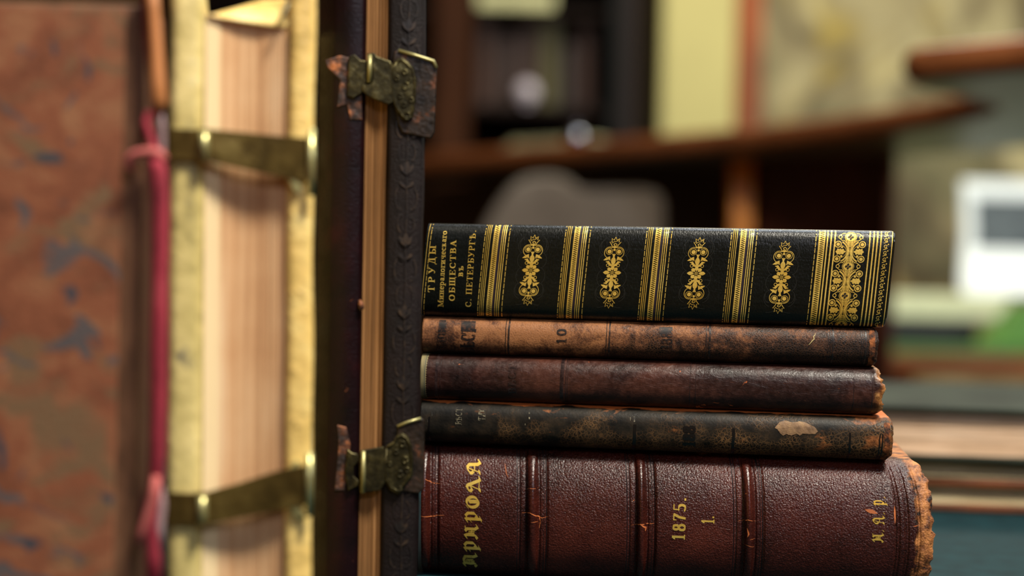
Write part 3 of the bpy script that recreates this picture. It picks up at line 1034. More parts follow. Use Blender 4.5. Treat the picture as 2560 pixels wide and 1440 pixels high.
ut = s2.inv(2174, 860)[0]
for j in range(26):
    a, b = s2.t * j / 26, s2.t * (j + 1) / 26
    da = 0.0007 * mnoise.noise(Vector((a * 700, 1, 1))); db = 0.0007 * mnoise.noise(Vector((b * 700, 1, 1)))
    m.poly([(ut + da, a), (s2.umax - .0013, a), (s2.umax - .0013, b), (ut + db, b)])
s2.lay(m, 0, 0, 1, 'rubbed_tail', RUST.m, book, off=0.00012)

# ================================================================== 3. dark maroon book
s3 = Spine(Z3 + EPS, Z2, 0.1952, 0.0085, 2.6, shear=0.015, arc=(0.0, 0.0015), dy=-0.0008)
book = thing('maroon_book', 'smooth dark maroon leather book with a torn tail, third from the top of the stack', 'book', s3.mat, 'leather-bound books in the horizontal stack')
s3.cover(maroon_calf(), book, nu=300, nv=44, thick=0.0024, rough_end=0.0016, seed=5)
s3.block(PAGE_OLD, book)
m = Motif()
LAB = plain('pale_spine_label', (128, 116, 78), 0.6)
ul = s3.inv(1064, 945)[0]
for j in range(40):
    a, b = s3.t * j / 40, s3.t * (j + 1) / 40
    m.poly([(.0015, a), (ul, a), (ul + (0.0004 if j % 2 else 0), (a + b) / 2), (ul, b), (.0015, b)])
s3.lay(m, 0, 0, 1, 'paper_label', LAB.m, book, off=0.0001)
m = Motif()
line_v(s3, m, ul - 0.0005, 0.0003, 0, s3.t, 24)
line_v(s3, m, ul - 0.0012, 0.0001, 0, s3.t, 24)
s3.lay(m, 0, 0, 1, 'label_border', MT('label_blue', 0.6, col=(28, 50, 52)).m, book, off=0.00018)
GH = MT('blind_stamp_on_maroon', 0.25, 0.6)
GH.col(GH.mix(GH.mr(GH.noise(500, 4), 0.4, 0.6), (30, 18, 18), (54, 38, 36)))
m = Motif()
for c, ww in ((1090, 7), (1100, 1.5), (1404, 9), (1414, 2), (1418, 1.4), (1725, 1.4), (1739, 1.4), (2135, 1.5), (2182, 2)):
    m = Motif()
    line_v(s3, m, s3.inv(c, 960)[0], ww * PX, 0, s3.t, 24, 0.00015)
    s3.lay(m, 0, 0, 1, 'tooled_line', GH.m, book, off=0.00006)
TI = dict(name='title_lettering', mat=GH.m, parent=book)
put_text(s3, 'ВѢСТ', (1291, 985), (1292, 910), 20, thick=.2, thin=.08, **TI)
put_text(s3, 'Р', (1183, 962), (1184, 940), 14, thick=.2, thin=.08, **TI)

# ================================================================== 4. black crackled book
s4 = Spine(Z4 + EPS, Z3, 0.1998, 0.0080, 2.7, shear=0.02, arc=(0.0004, 0.0012), dy=-0.0004)
book = thing('crackled_book', 'black book with crackled tan-veined leather and a pale oval scar near its tail', 'book', s4.mat, 'leather-bound books in the horizontal stack')
s4.cover(crackle_leather(), book, nu=300, nv=44, thick=0.0024, rough_end=0.0004, seed=8)
s4.block(PAGE_OLD, book)
SCAR = MT('bare_leather_scar', 0.6, 0.4)
SCAR.col(SCAR.ramp(SCAR.noise(260, 4, 0.6), [(0.3, (92, 68, 46)), (0.55, (128, 98, 68)), (0.75, (156, 124, 84))]))
SCAR.bump(SCAR.noise(700, 3), 0.0002)
ua, va = s4.inv(1990, 1070)
pts = [(-51, -2), (-40, 12), (-27, 17), (-8, 13), (2, 14), (9, 16), (22, 14), (44, 4), (52, -6), (46, -13), (30, -14), (16, -13), (10, -18), (2, -14), (-10, -19), (-24, -15), (-30, -20), (-38, -14), (-44, -5)]
pp = []
for i in range(len(pts)):
    a, b = pts[i], pts[(i + 1) % len(pts)]
    for k in range(4):
        t = k / 4
        pp.append((a[0] + (b[0] - a[0]) * t + 1.2 * mnoise.noise(Vector((a[0] + t * 9, b[1], i))), a[1] + (b[1] - a[1]) * t + 1.2 * mnoise.noise(Vector((b[0] + t * 9, a[1], 3)))))
m = Motif()
for i in range(len(pp)):
    a, b = pp[i], pp[(i + 1) % len(pp)]
    for k in range(5):
        f0, f1 = k / 5, (k + 1) / 5
        m.poly([(a[0] * f0, a[1] * f0), (b[0] * f0, b[1] * f0), (b[0] * f1, b[1] * f1), (a[0] * f1, a[1] * f1)] if k else [(0, 0), (b[0] * f1, b[1] * f1), (a[0] * f1, a[1] * f1)])
s4.lay(m, ua, va, PX, 'bare_scar', SCAR.m, book, off=0.00012)
GF = MT('faded_gilt', 0.5, 0.5)
GF.col(GF.mix(GF.mr(GF.noise(600, 4, 0.7), 0.45, 0.6), (32, 30, 26), (150, 140, 112)))
TI = dict(name='title_lettering', mat=GF.m, parent=book)
put_text(s4, 'ВѢСТ', (1154, 1062), (1156, 1020), 16, thick=.1, thin=.06, **TI)
put_text(s4, 'ТИХ', (1213, 1052), (1215, 1024), 18, thick=.1, thin=.06, font={**G, 'Х': (.8, [(TK, [(.1, .97), (.65, .03)]), (TN, [(.65, .97), (.1, .03)])])}, **TI)
m = Motif()
for x, y0, y1, ww in ((1313, 1031, 1063, 1.2), (1323.5, 1030, 1048, 3.0), (1576, 1043, 1052, 1.3), (1586, 1041, 1055, 3.2), (1069, 1030, 1055, 1.2), (1080, 1030, 1040, 1.8)):
    ua, va = s4.inv(x, y1); ub, vb = s4.inv(x, y0)
    m = Motif().poly([(ua - ww * PX / 2, va), (ua + ww * PX / 2, va), (ub + ww * PX / 2, vb), (ub - ww * PX / 2, vb)])
    s4.lay(m, 0, 0, 1, 'gilt_trace', GF.m, book)
TI['mat'] = MT('black_numerals', 0.3, 0.6, col=(14, 11, 10)).m
put_text(s4, '188', (1737, 1118), (1738, 1064), 30, thick=.26, thin=.1, **TI)
m = Motif()
for c, ww in ((1073, 5), (1586, 8), (1834, 7), (2126, 5), (2200, 3), (2207, 3)):
    m = Motif()
    line_v(s4, m, s4.inv(c, 1090)[0], ww * PX, 0, s4.t * .62, 20, 0.0003)
    s4.lay(m, 0, 0, 1, 'tooled_line', TI['mat'], book, off=0.00006)
# bare orange-brown tail cap
m = Motif()
ut = s4.inv(2212, 1090)[0]
for j in range(30):
    a, b = s4.t * (.0 + .86 * j / 30), s4.t * (.0 + .86 * (j + 1) / 30)
    da = 0.0012 * mnoise.noise(Vector((a * 500, 4, 1))); db = 0.0012 * mnoise.noise(Vector((b * 500, 4, 1)))
    m.poly([(ut + da, a), (s4.umax - .0013, a), (s4.umax - .0013, b), (ut + db, b)])
s4.lay(m, 0, 0, 1, 'rubbed_tail', RUST.m, book, off=0.00012)

# ================================================================== 5. big maroon book with raised bands
s5 = Spine(Z5 + 0.0002, Z4, 0.2115, 0.0165, 2.25, shear=-0.02, arc=(0.0030, 0.0064), dy=-0.002)
book = thing('raised_band_book', 'thick maroon book with raised bands and gold blackletter title, bottom of the stack', 'book', s5.mat, 'leather-bound books in the horizontal stack')
bu = []
for a, b in ((1036, 1085), (1306, 1357), (1583, 1625), (1848, 1895)):
    bu.append((s5.inv(a, 1240)[0], s5.inv(b, 1240)[0]))
grooves = [s5.inv(x, 1270)[0] for x in (2238, 2246, 2262, 2268, 2290, 2297)]
def sm(x): return max(0.0, min(1.0, x)) ** 2 * (3 - 2 * max(0.0, min(1.0, x)))
def d5(u, sv):
    d = 0.0
    for a, b in bu:
        c, h = (a + b) / 2, (b - a) / 2
        x = abs(u - c)
        core = h * 0.50
        if x < core: d += 0.0028 * (1 - (x / core) ** 2) ** 0.55
        for g in (core + .0008, core + .0034, core + .0042):
            y = abs(x - g)
            if y < 0.00055: d -= 0.00055 * (1 - y / 0.00055)
        if core < x < core + .004: d -= 0.0004
    for g in grooves:
        y = abs(u - g)
        if y < 0.0006: d -= 0.0006 * (1 - y / 0.0006)
    ed = s5.umax - u
    if ed < 0.007:
        d += -0.0016 * (1 - ed / .007) ** 2 + 0.0006 * mnoise.noise(Vector((u * 260, sv * 9, 2)))
    return d
s5.disp = d5
s5.cover(maroon_grain(bu), book, nu=900, nv=80, thick=0.003, rough_end=0.0016, seed=11)
s5.block(PAGE_OLD, book)
CRK = plain('bare_leather_crack', (176, 96, 48), 0.7).m
DBAND = MT('dark_tooled_fillet', 0.42, 0.5)
DBAND.col(DBAND.ramp(DBAND.noise(300, 4), [(0.3, (12, 6, 7)), (0.7, (30, 16, 17))]))
for a, b in bu:
    m = Motif()
    c, h = (a + b) / 2, (b - a) / 2
    line_v(s5, m, c - h * .5 - .0022, 0.0026, 0, s5.t, 60)
    line_v(s5, m, c + h * .5 + .0018, 0.0020, 0, s5.t, 60)
    line_v(s5, m, c + h * .5 + .0038, 0.0004, 0, s5.t, 60)
    line_v(s5, m, c - h * .5 - .0044, 0.0004, 0, s5.t, 60)
    s5.lay(m, 0, 0, 1, 'tooled_line', DBAND.m, book, off=0.00005)
def crack(pts, w0):
    m = Motif()
    q = [s5.inv(*p) for p in pts]
    out = []
    for i in range(len(q) - 1):
        for k in range(5):
            t = k / 5
            out.append((q[i][0] + (q[i + 1][0] - q[i][0]) * t, q[i][1] + (q[i + 1][1] - q[i][1]) * t + 0.00018 * mnoise.noise(Vector((i * 3.3 + t * 7, pts[0][0], 0)))))
    m.stroke(out, 0.00008, 0.00006, w0 * PX)
    s5.lay(m, 0, 0, 1, 'leather_crack', CRK, book, off=0.00010)
crack([(1052, 1290), (1075, 1291), (1095, 1288), (1115, 1288)], 2.6)
crack([(1062, 1197), (1080, 1207), (1110, 1211)], 2.2)
crack([(1300, 1283), (1325, 1282), (1345, 1290), (1355, 1295), (1378, 1289)], 2.6)
crack([(1348, 1290), (1351, 1305), (1347, 1324)], 4.0)
crack([(1328, 1306), (1350, 1302)], 1.6)
crack([(1320, 1221), (1352, 1220)], 1.2)
crack([(1578, 1313), (1600, 1311), (1625, 1309), (1640, 1308)], 2.2)
crack([(1600, 1310), (1615, 1318), (1612, 1330)], 4.0)
crack([(1845, 1303), (1870, 1300), (1896, 1305)], 1.6)
crack([(1868, 1320), (1872, 1335), (1868, 1345)], 3.5)
crack([(1860, 1358), (1875, 1366), (1886, 1367)], 1.2)
crack([(1875, 1350), (1890, 1344)], 1.2)
crack([(1262, 1158), (1264, 1170), (1266, 1184), (1272, 1197)], 2)
crack([(2162, 1274), (2180, 1279), (2198, 1286)], 10)
crack([(2236, 1265), (2237, 1285), (2237, 1315)], 4.5)
crack([(2283, 1316), (2300, 1313)], 1.8)
TI = dict(name='title_lettering', mat=GOLD, parent=book)
put_text(s5, 'Природа', (1192, 1416), (1202, 1150), 35, font=BL, track=.10, blk=.20, label='gold blackletter title', **TI)
put_text(s5, '1875.', (1711, 1352), (1716, 1243), 31, thick=.20, thin=.08, track=.16, label='gold year', **TI)
put_text(s5, '1.', (1785, 1311), (1786, 1289), 31, thick=.20, thin=.08, track=.0, label='gold volume number', **TI)
put_text(s5, 'И.', (2209, 1356), (2210, 1322), 25, font=BL, track=.05, blk=.16, **TI)
put_text(s5, 'А.', (2211, 1312), (2212, 1279), 26, font=BL, track=.1, blk=.16, **TI)
put_text(s5, 'Р.', (2212, 1266), (2213, 1240), 25, font=BL, track=.1, blk=.16, **TI)


# ================================================================== standing books
def hit(mat, px, py, yl=0.0):
    """local (x, z) where the view ray meets the book's plane y = yl"""
    im = mat.inverted()
    o = im @ Vector((0, 0, CAMZ))
    d = im.to_3x3() @ ray(px, py)
    t = (yl - o.y) / d.y
    p = o + d * t
    return p.x, p.z


def rprofile(x0, x1, y0, y1, r, n=6, corners=(1, 1, 1, 1)):
    """rounded rectangle outline in x,y (front-left, front-right, back-right, back-left)"""
    pts = []
    cs = [(x0 + r, y0 + r, 180), (x1 - r, y0 + r, 270), (x1 - r, y1 - r, 0), (x0 + r, y1 - r, 90)]
    raw = [(x0, y0), (x1, y0), (x1, y1), (x0, y1)]
    for k, (cx, cy, a) in enumerate(cs):
        if corners[k]:
            pts += [(cx + r * cos(radians(a + 90 * i / n)), cy + r * sin(radians(a + 90 * i / n))) for i in range(n + 1)]
        else:
            pts.append(raw[k])
    return pts


def column(mb, prof, z0, z1, nz=1, wob=None, rtop=0.0):
    """extrude outline along z with optional wobble and softened top/bottom edge"""
    n = len(prof)
    cx = sum(p[0] for p in prof) / n
    cy = sum(p[1] for p in prof) / n
    zs = []
    if rtop:
        for k in range(4):
            a = radians(90 * k / 4)
            zs.append((z0 + rtop * (1 - sin(a)), rtop * (1 - cos(a)) * 1.0))
        zs = [(z0 + rtop * (1 - cos(radians(30 * k))), rtop * (1 - sin(radians(30 * k)))) for k in range(3)]
    zs += [(z0 + rtop + (z1 - z0 - 2 * rtop) * i / nz, 0) for i in range(nz + 1)]
    if rtop:
        zs += [(z1 - rtop * (1 - cos(radians(30 * k))), rtop * (1 - sin(radians(30 * k)))) for k in (2, 1, 0)]
    vs = []
    for z, ins in zs:
        for x, y in prof:
            dx, dy = (wob(x, y, z) if wob else (0, 0))
            ox = ins if x < cx else -ins
            oy = ins if y < cy else -ins
            vs.append((x + dx + ox, y + dy + oy, z))
    m = len(zs)
    fs = [(i * n + k, i * n + (k + 1) % n, (i + 1) * n + (k + 1) % n, (i + 1) * n + k) for i in range(m - 1) for k in range(n)]
    fs += [tuple(reversed(range(n))), tuple(range((m - 1) * n, m * n))]
    return mb.add(vs, fs)


def nwob(ax, ay, f, seed):
    return lambda x, y, z: (ax * mnoise.noise(Vector((z * f, seed, x * 20))), ay * mnoise.noise(Vector((z * f, seed + 9, x * 20))))


def smooth_by_angle(o, deg=40):
    me = o.data
    me.polygons.foreach_set('use_smooth', [True] * len(me.polygons))
    bm = bmesh.new(); bm.from_mesh(me)
    for e in bm.edges:
        if len(e.link_faces) == 2 and e.calc_face_angle(0) > radians(deg): e.smooth = False
    bm.to_mesh(me); bm.free()
    return o


# ------------------------------------------------------------------ dark clasped book
Pd = P(787, 720, 0.5430)
mat = frame(Vector((Pd.x + .126 * sin(radians(.45)), Pd.y, TABLE)), radians(6.0), radians(-.45))
XB1, XB2, XB3 = (hit(mat, p, 720)[0] for p in (905, 962, 1056))
HD = 0.262
bk = thing('clasped_book', 'dark maroon standing book with thick boards and two tarnished clasps, beside the stack', 'book', mat)
DL = MT('dark_maroon_board_leather', 0.34, 0.25)
n_ = DL.noise(60, 5, 0.6); g_ = DL.noise(900, 4, 0.6)
c_ = DL.ramp(n_, [(0.3, (7, 2, 3)), (0.55, (20, 3, 6)), (0.75, (36, 6, 9))])
c_ = DL.mix(DL.mr(DL.noise(150, 5, 0.7, 1.0), 0.69, 0.72), c_, (128, 74, 44))
DL.col(c_); DL.bump(DL.math('ADD', g_, DL.math('MULTIPLY', n_, 2.0)), 0.00016)
DB = MT('dark_tooled_board_leather', 0.5, 0.18)
n_ = DB.noise(70, 5, 0.6); g_ = DB.noise(1000, 4, 0.7)
c_ = DB.ramp(n_, [(0.3, (11, 6, 6)), (0.6, (21, 12, 12)), (0.8, (34, 22, 19))])
DB.col(c_); DB.bump(g_, 0.0004)
DEP = 0.19
def bevel_board(x0, x1, outer_left):
    bv, fl = 0.0055, 0.0020
    if outer_left:
        return [(x0, 0.010), (x0 + .0008, .0078), (x0 + bv, .0010), (x0 + bv + .0012, 0.0), (x1 - .0016, 0.0), (x1 - .0005, .0005), (x1, .0016), (x1, DEP), (x0, DEP)]
    return [(x0, 0.0016), (x0 + .0005, .0005), (x0 + .0016, 0.0), (x1 - .0026, 0.0), (x1 - .0010, .0006), (x1, .0025), (x1, DEP), (x0, DEP)]
mb = MB(); column(mb, bevel_board(0.0, XB1, True), 0, HD, 60, nwob(.0003, .0003, 30, 1), 0.001)
smooth_by_angle(mb.build('front_board', DL.m, bk), 50)
mb = MB(); column(mb, bevel_board(XB2, XB3, False), 0, HD, 90, nwob(.00045, .0004, 40, 4), 0.001)
o = smooth_by_angle(mb.build('back_board', DB.m, bk), 50)
PG_D = pages('dark_page_edges', (92, 64, 36), (130, 92, 54), (164, 122, 78), 'X')
mb = MB()
NPX, NPZ = 60, 80
prof = [(XB1 + .0002 + (XB2 - XB1 - .0004) * i / NPX, 0.0018 + .0006 * abs(mnoise.noise(Vector((i * 1.7, 0, 0)))) + 0.0012 * sin(pi * i / NPX)) for i in range(NPX + 1)] + [(XB2 - .0002, DEP - .004), (XB1 + .0002, DEP - .004)]
column(mb, prof, 0.004, HD - .004, NPZ, lambda x, y, z: (0, .0004 * mnoise.noise(Vector((x * 1500, z * 12, 2)))))
mb.build('page_block', PG_D, bk)
mb = MB(); column(mb, [(-.0, DEP - .001), (XB3, DEP - .001), (XB3 - .004, DEP + .008), (XB3 / 2, DEP + .011), (.004, DEP + .008)], 0, HD, 1)
mb.build('spine', DL.m, bk)
# blind tooled vine on the right board's edge
VT = MT('worn_tooling', 0.45, 0.5, col=(84, 66, 44))
VT.col(VT.mix(VT.mr(VT.noise(200, 4, 0.7), 0.45, 0.68), (16, 10, 9), (64, 48, 32)))
m = Motif()
xm = (XB2 + XB3) / 2 + .0005
for i in range(9):
    z = 0.012 + i * 0.0275
    if 0.170 < z < 0.215 or 0.05 < z < 0.075 and False: pass
    for sx in (1, -1):
        m.stroke(arc(xm + sx * .0016, z, sx * .0016, .0034, -80, 90, 8), .0003)
        m.stroke(arc(xm + sx * .0022, z + .010, sx * .0020, .0044, -100, 60, 8), .00035)
        m.petal((xm, z + .0185), pi / 2 - sx * .55, 0, .0048, .0016)
        m.petal((xm, z + .0135), pi / 2 - sx * .8, 0, .0040, .0013)
    m.petal((xm, z + .018), pi / 2, 0, .0062, .0020)
    m.stroke([(xm, z - .004), (xm + .0003, z + .006), (xm, z + .018)], .0003)
mb = MB()
for q in m.p:
    mb.add([(x, -.0006, z) for x, z in q], [tuple(range(len(q)))])
mb.build('blind_tooling', VT.m, bk)
# clasps
BRASS = MT('tarnished_brass', 0.42, 0.5, 0.85)
n_ = BRASS.noise(220, 5, 0.65)
BRASS.col(BRASS.ramp(n_, [(0.3, (22, 20, 13)), (0.5, (58, 53, 33)), (0.72, (112, 104, 68))]))
BRASS.set('Roughness', BRASS.mr(n_, 0.3, 0.7, 0.55, 0.3)); BRASS.bump(n_, 0.0005)
SCUFF = MT('scuffed_brown_leather', 0.6, 0.4)
SCUFF.col(SCUFF.ramp(SCUFF.noise(160, 5, 0.65), [(0.42, (32, 20, 18)), (0.54, (78, 46, 30)), (0.68, (168, 100, 54))]))
SCUFF.bump(SCUFF.noise(500, 3), 0.0006)
STRAP = MT('dark_strap_leather', 0.42, 0.25)
STRAP.col(STRAP.ramp(STRAP.noise(170, 5, 0.65), [(0.35, (18, 14, 11)), (0.58, (44, 34, 27)), (0.72, (104, 60, 36))]))
STRAP.bump(STRAP.noise(600, 4), 0.0004)


def plate(mb, pxs, y_front, thick, m_=None):
    """outline given in photo pixels, laid on the book's front plane, with thickness"""
    pts = [hit(mat, a, b, y_front) for a, b in pxs]
    mb.prism(pts, lambda x, z: (x, y_front, z), lambda x, z: (x, y_front + thick, z))


PINM = plain('highlight_brass', (150, 144, 96), 0.4, .5, 0.6).m
def clasp_set(upper):
    if upper:
        wrap = [(985, 128), (998, 124), (1085, 152), (1092, 170), (1086, 330), (1076, 347), (1006, 333), (995, 312), (985, 260), (975, 200)]
        oval = [(990, 148), (1004, 142), (1018, 152), (1034, 168), (1042, 200), (1040, 250), (1034, 292), (1022, 303), (1008, 300), (994, 280), (984, 262), (976, 232), (974, 196), (980, 165)]
        neck = [(916, 134), (936, 131), (942, 140), (975, 152), (984, 165), (984, 255), (972, 262), (918, 240), (905, 226), (905, 212), (930, 208), (930, 150)]
        hook = [(872, 140), (886, 135), (902, 150), (918, 152), (934, 140), (934, 208), (914, 212), (906, 232), (884, 246), (868, 240)]
        patch = [(812, 150), (850, 138), (905, 150), (905, 300), (875, 300), (868, 262), (842, 268), (850, 200), (818, 168)]
        studs = [(1012, 180, 5), (1014, 215, 8), (1000, 240, 5), (1018, 290, 8), (1026, 200, 4), (1028, 250, 5), (992, 196, 5), (1010, 262, 5)]
    else:
        wrap = [(993, 1064), (1052, 1044), (1062, 1050), (1060, 1222), (1048, 1236), (985, 1226), (965, 1205), (968, 1120), (992, 1100)]
        oval = [(962, 1118), (972, 1110), (984, 1104), (990, 1090), (1005, 1082), (1020, 1090), (1030, 1112), (1034, 1150), (1032, 1190), (1014, 1214), (998, 1238), (975, 1226), (962, 1206), (958, 1160)]
        neck = [(902, 1126), (914, 1124), (958, 1116), (966, 1130), (964, 1205), (952, 1226), (904, 1234), (898, 1226), (898, 1136)]
        hook = [(868, 1122), (880, 1132), (894, 1134), (900, 1150), (884, 1168), (884, 1190), (900, 1204), (894, 1216), (870, 1228), (862, 1180)]
        patch = [(842, 1062), (866, 1068), (876, 1110), (872, 1160), (864, 1226), (836, 1228), (842, 1160), (846, 1110)]
        studs = [(1006, 1110, 6), (1012, 1150, 7), (1000, 1185, 7), (975, 1160, 4), (990, 1130, 5), (1018, 1175, 5), (1000, 1222, 5)]
    c = bpy.data.objects.new('clasp', None); link(c, bk)
    mb = MB(); plate(mb, wrap, -.0012, .0022)
    # the strap wraps round onto the board's outer side
    zz = [hit(mat, a, b)[1] for a, b in wrap]
    mb.box((XB3 - .001, .0005, min(zz) + .003), (XB3 + .0012, .030, max(zz) - .003))
    mb.build('strap', STRAP.m, c, bevel=.0008)
    mb = MB(); plate(mb, oval, -.0026, .0016); mb.build('ornamental_plate', BRASS.m, c, bevel=.0005)
    mb = MB()
    for a, b, r in studs:
        x, z = hit(mat, a, b, -.0026)
        rr = r * 0.548 / F
        mb.tube([(x + rr * cos(t), -.0028, z + rr * 1.1 * sin(t)) for t in [2 * pi * k / 14 for k in range(15)]], .00035, 6)
    ov = [hit(mat, a, b, -.0026) for a, b in oval]
    cx = sum(p[0] for p in ov) / len(ov); cz = sum(p[1] for p in ov) / len(ov)
    lp = [(cx + (x - cx) * .86, -.0027, cz + (z - cz) * .90) for x, z in ov]
    mb.tube(lp + lp[:1], .00045, 6)
    mb.build('embossed_scrolls', BRASS.m, c, smooth=True)
    mb = MB(); plate(mb, neck, -.0030, .0014); mb.build('clasp_bar', BRASS.m, c, bevel=.0005)
    mb = MB()
    xs = hit(mat, 924 if upper else 908, 0 + (175 if upper else 1180), -.003)
    za = hit(mat, 924, 138, -.003)[1] if upper else hit(mat, 908, 1128, -.003)[1]
    zb = hit(mat, 924, 206, -.003)[1] if upper else hit(mat, 908, 1232, -.003)[1]
    mb.tube([(xs[0], -.0034, za), (xs[0], -.0034, zb)], .0009, 10)
    mb.build('hinge_pin', PINM, c, smooth=True)
    mb = MB(); rl = [hit(mat, a, b, -.0014) for a, b in ([(996, 126), (1040, 139), (1084, 153), (1091, 170)] if upper else [(993, 1066), (1020, 1055), (1052, 1046)])]
    mb.tube([(x, -.0016, z) for x, z in rl], .0006, 8)
    mb.build('rim', PINM, c, smooth=True)  # pale tube added to imitate the highlight along the strap edge
    mb = MB(); plate(mb, hook, -.0022, .0020); mb.build('catch_plate', BRASS.m, c, bevel=.0005)
    mb = MB(); plate(mb, patch, -.0006, .0012); mb.build('leather_patch', SCUFF.m, c, bevel=.0004)
clasp_set(True)
clasp_set(False)
mb = MB()
x, z = hit(mat, 898, 764, -.001)
mb.tube([(x, -.001, z + .0022), (x + .0006, -.0012, z + .001), (x + .0008, -.0012, z - .0008), (x + .0002, -.0008, z - .002)], [.0004, .0011, .0012, .0004], 10)
mb.build('chipped_edge', SCUFF.m, bk, smooth=True)

# ------------------------------------------------------------------ parchment book with brass clasps
Pp = P(419, 720, 0.4560)
mat = frame(Vector((Pp.x + .126 * sin(radians(1.0)), Pp.y, TABLE)), radians(10.5), radians(-1.0))
A1, A2, A3 = (hit(mat, p, 720)[0] for p in (508, 717, 784))
HP = hit(mat, 640, 3)[1]
DEPP = 0.17
bk = thing('parchment_book', 'thick standing cream parchment book with pink-tan page edges and brass straps', 'book', mat)
VEL = MT('cream_vellum', 0.38, 0.5)
n_ = VEL.noise(45, 5, 0.6); n2_ = VEL.noise(170, 4, 0.6)
c_ = VEL.ramp(VEL.math('ADD', VEL.math('MULTIPLY', n_, .7), VEL.math('MULTIPLY', n2_, .3)), [(0.32, (140, 128, 78)), (0.45, (196, 178, 112)), (0.60, (226, 206, 138)), (0.75, (216, 206, 160))])
c_ = VEL.mix(VEL.mr(VEL.noise(75, 3, vec=VEL.mapping((1, 1, 1), (4, 4, 1))), 0.66, 0.74), c_, (98, 94, 84))
VEL.col(c_); VEL.bump(n2_, 0.0006)
VELR = MT('golden_vellum', 0.34, 0.55)
n_ = VELR.noise(60, 5, 0.6); n2_ = VELR.noise(260, 4, 0.6)
c_ = VELR.ramp(n_, [(0.3, (190, 160, 88)), (0.5, (232, 196, 114)), (0.75, (244, 218, 140))])
c_ = VELR.mix(VELR.mr(n2_, 0.62, 0.74), c_, (120, 92, 48))
VELR.col(c_); VELR.bump(n2_, 0.0007)
mb = MB(); column(mb, rprofile(0, A1, 0, DEPP, 0.0038, 7, (1, 1, 0, 0)), 0, HP + .004, 60, nwob(.0008, .0006, 22, 3), .0015)
smooth_by_angle(mb.build('front_board', VEL.m, bk), 50)
mb = MB(); column(mb, rprofile(A2, A3, -.0008, DEPP, 0.0028, 7, (1, 1, 0, 0)), 0, HP + .006, 60, nwob(.0010, .0006, 26, 13), .0015)
smooth_by_angle(mb.build('back_board', VELR.m, bk), 50)
ZPT = hit(mat, 620, 52)[1]
PG_P = MT('pink_tan_page_edges', 0.8, 0.25)
nl = PG_P.noise(1000, 3, 0.6, 0, PG_P.mapping((1, .05, .012)))
nl2 = PG_P.noise(190, 3, 0.5, 0, PG_P.mapping((1, .05, .03)))
nb = PG_P.noise(30, 4)
tt = PG_P.math('ADD', PG_P.math('ADD', PG_P.math('MULTIPLY', nl, .45), PG_P.math('MULTIPLY', nl2, .55)), PG_P.math('MULTIPLY', PG_P.math('SUBTRACT', nb, .5), .5))
pc_ = PG_P.ramp(tt, [(0.25, (168, 120, 82)), (0.42, (198, 152, 108)), (0.55, (212, 170, 126)), (0.72, (228, 196, 156))])
px_ = PG_P.sep(PG_P.obj)[0]
PG_P.col(PG_P.mix(PG_P.math('MULTIPLY', PG_P.mr(px_, A1 + .0042, A1 + .0058, 1.0, 0.0), .8), pc_, (240, 218, 170))); PG_P.bump(nl, .0004)
mb = MB()
prof = [(A1 + .0002 + (A2 - A1 - .0004) * i / 70, .0024 + .0030 * sin(pi * i / 70) + .0004 * abs(mnoise.noise(Vector((i * .9, 3, 0))))) for i in range(71)] + [(A2 - .0002, DEPP - .006), (A1 + .0002, DEPP - .006)]
ztop = lambda x: ZPT + (.0022 if x < A1 + .006 else .0022 - .0036 * (x - A1 - .006) / (A2 - A1))
nprof = len(prof)
vs = [(x, y, 0.004) for x, y in prof] + [(x, y, ztop(x)) for x, y in prof]
fs = [(k, (k + 1) % nprof, nprof + (k + 1) % nprof, nprof + k) for k in range(nprof)] + [tuple(reversed(range(nprof))), tuple(range(nprof, 2 * nprof))]
mb.add(vs, fs)
mb.build('page_block', PG_P.m, bk)
mb = MB(); column(mb, [(.001, DEPP - .001), (A3 - .001, DEPP - .001), (A3 - .006, DEPP + .010), (A3 / 2, DEPP + .014), (.006, DEPP + .010)], 0, HP + .004, 1)
mb.build('spine', VEL.m, bk)
# vellum flap turned over the head of the pages
x0, x1 = A1 + .001, A2 + .002
mb = MB()
def flap(a, b):
    x = x0 + (x1 - x0) * a
    zt = ZPT + .0020 + .0070 * min(1, a * 1.6) ** .8
    zb = ZPT + .0020 - .0036 * a
    return (x, .0016 + .0035 * b + .0012 * sin(3 * a + b) + .0050 * sin(pi * a) * b, zb + (zt - zb) * b)
mb.grid(flap, 16, 8)
mb.build('vellum_flap', VELR.m, bk, smooth=True, solid=.0008)
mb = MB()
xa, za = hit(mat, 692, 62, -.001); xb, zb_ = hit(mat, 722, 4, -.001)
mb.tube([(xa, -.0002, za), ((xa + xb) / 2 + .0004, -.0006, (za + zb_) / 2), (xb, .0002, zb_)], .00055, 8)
mb.build('flap_crease', MT('grey_crease_cord', .7, col=(120, 116, 90)).m, bk, smooth=True)  # thin grey tube drawn along the flap's crease


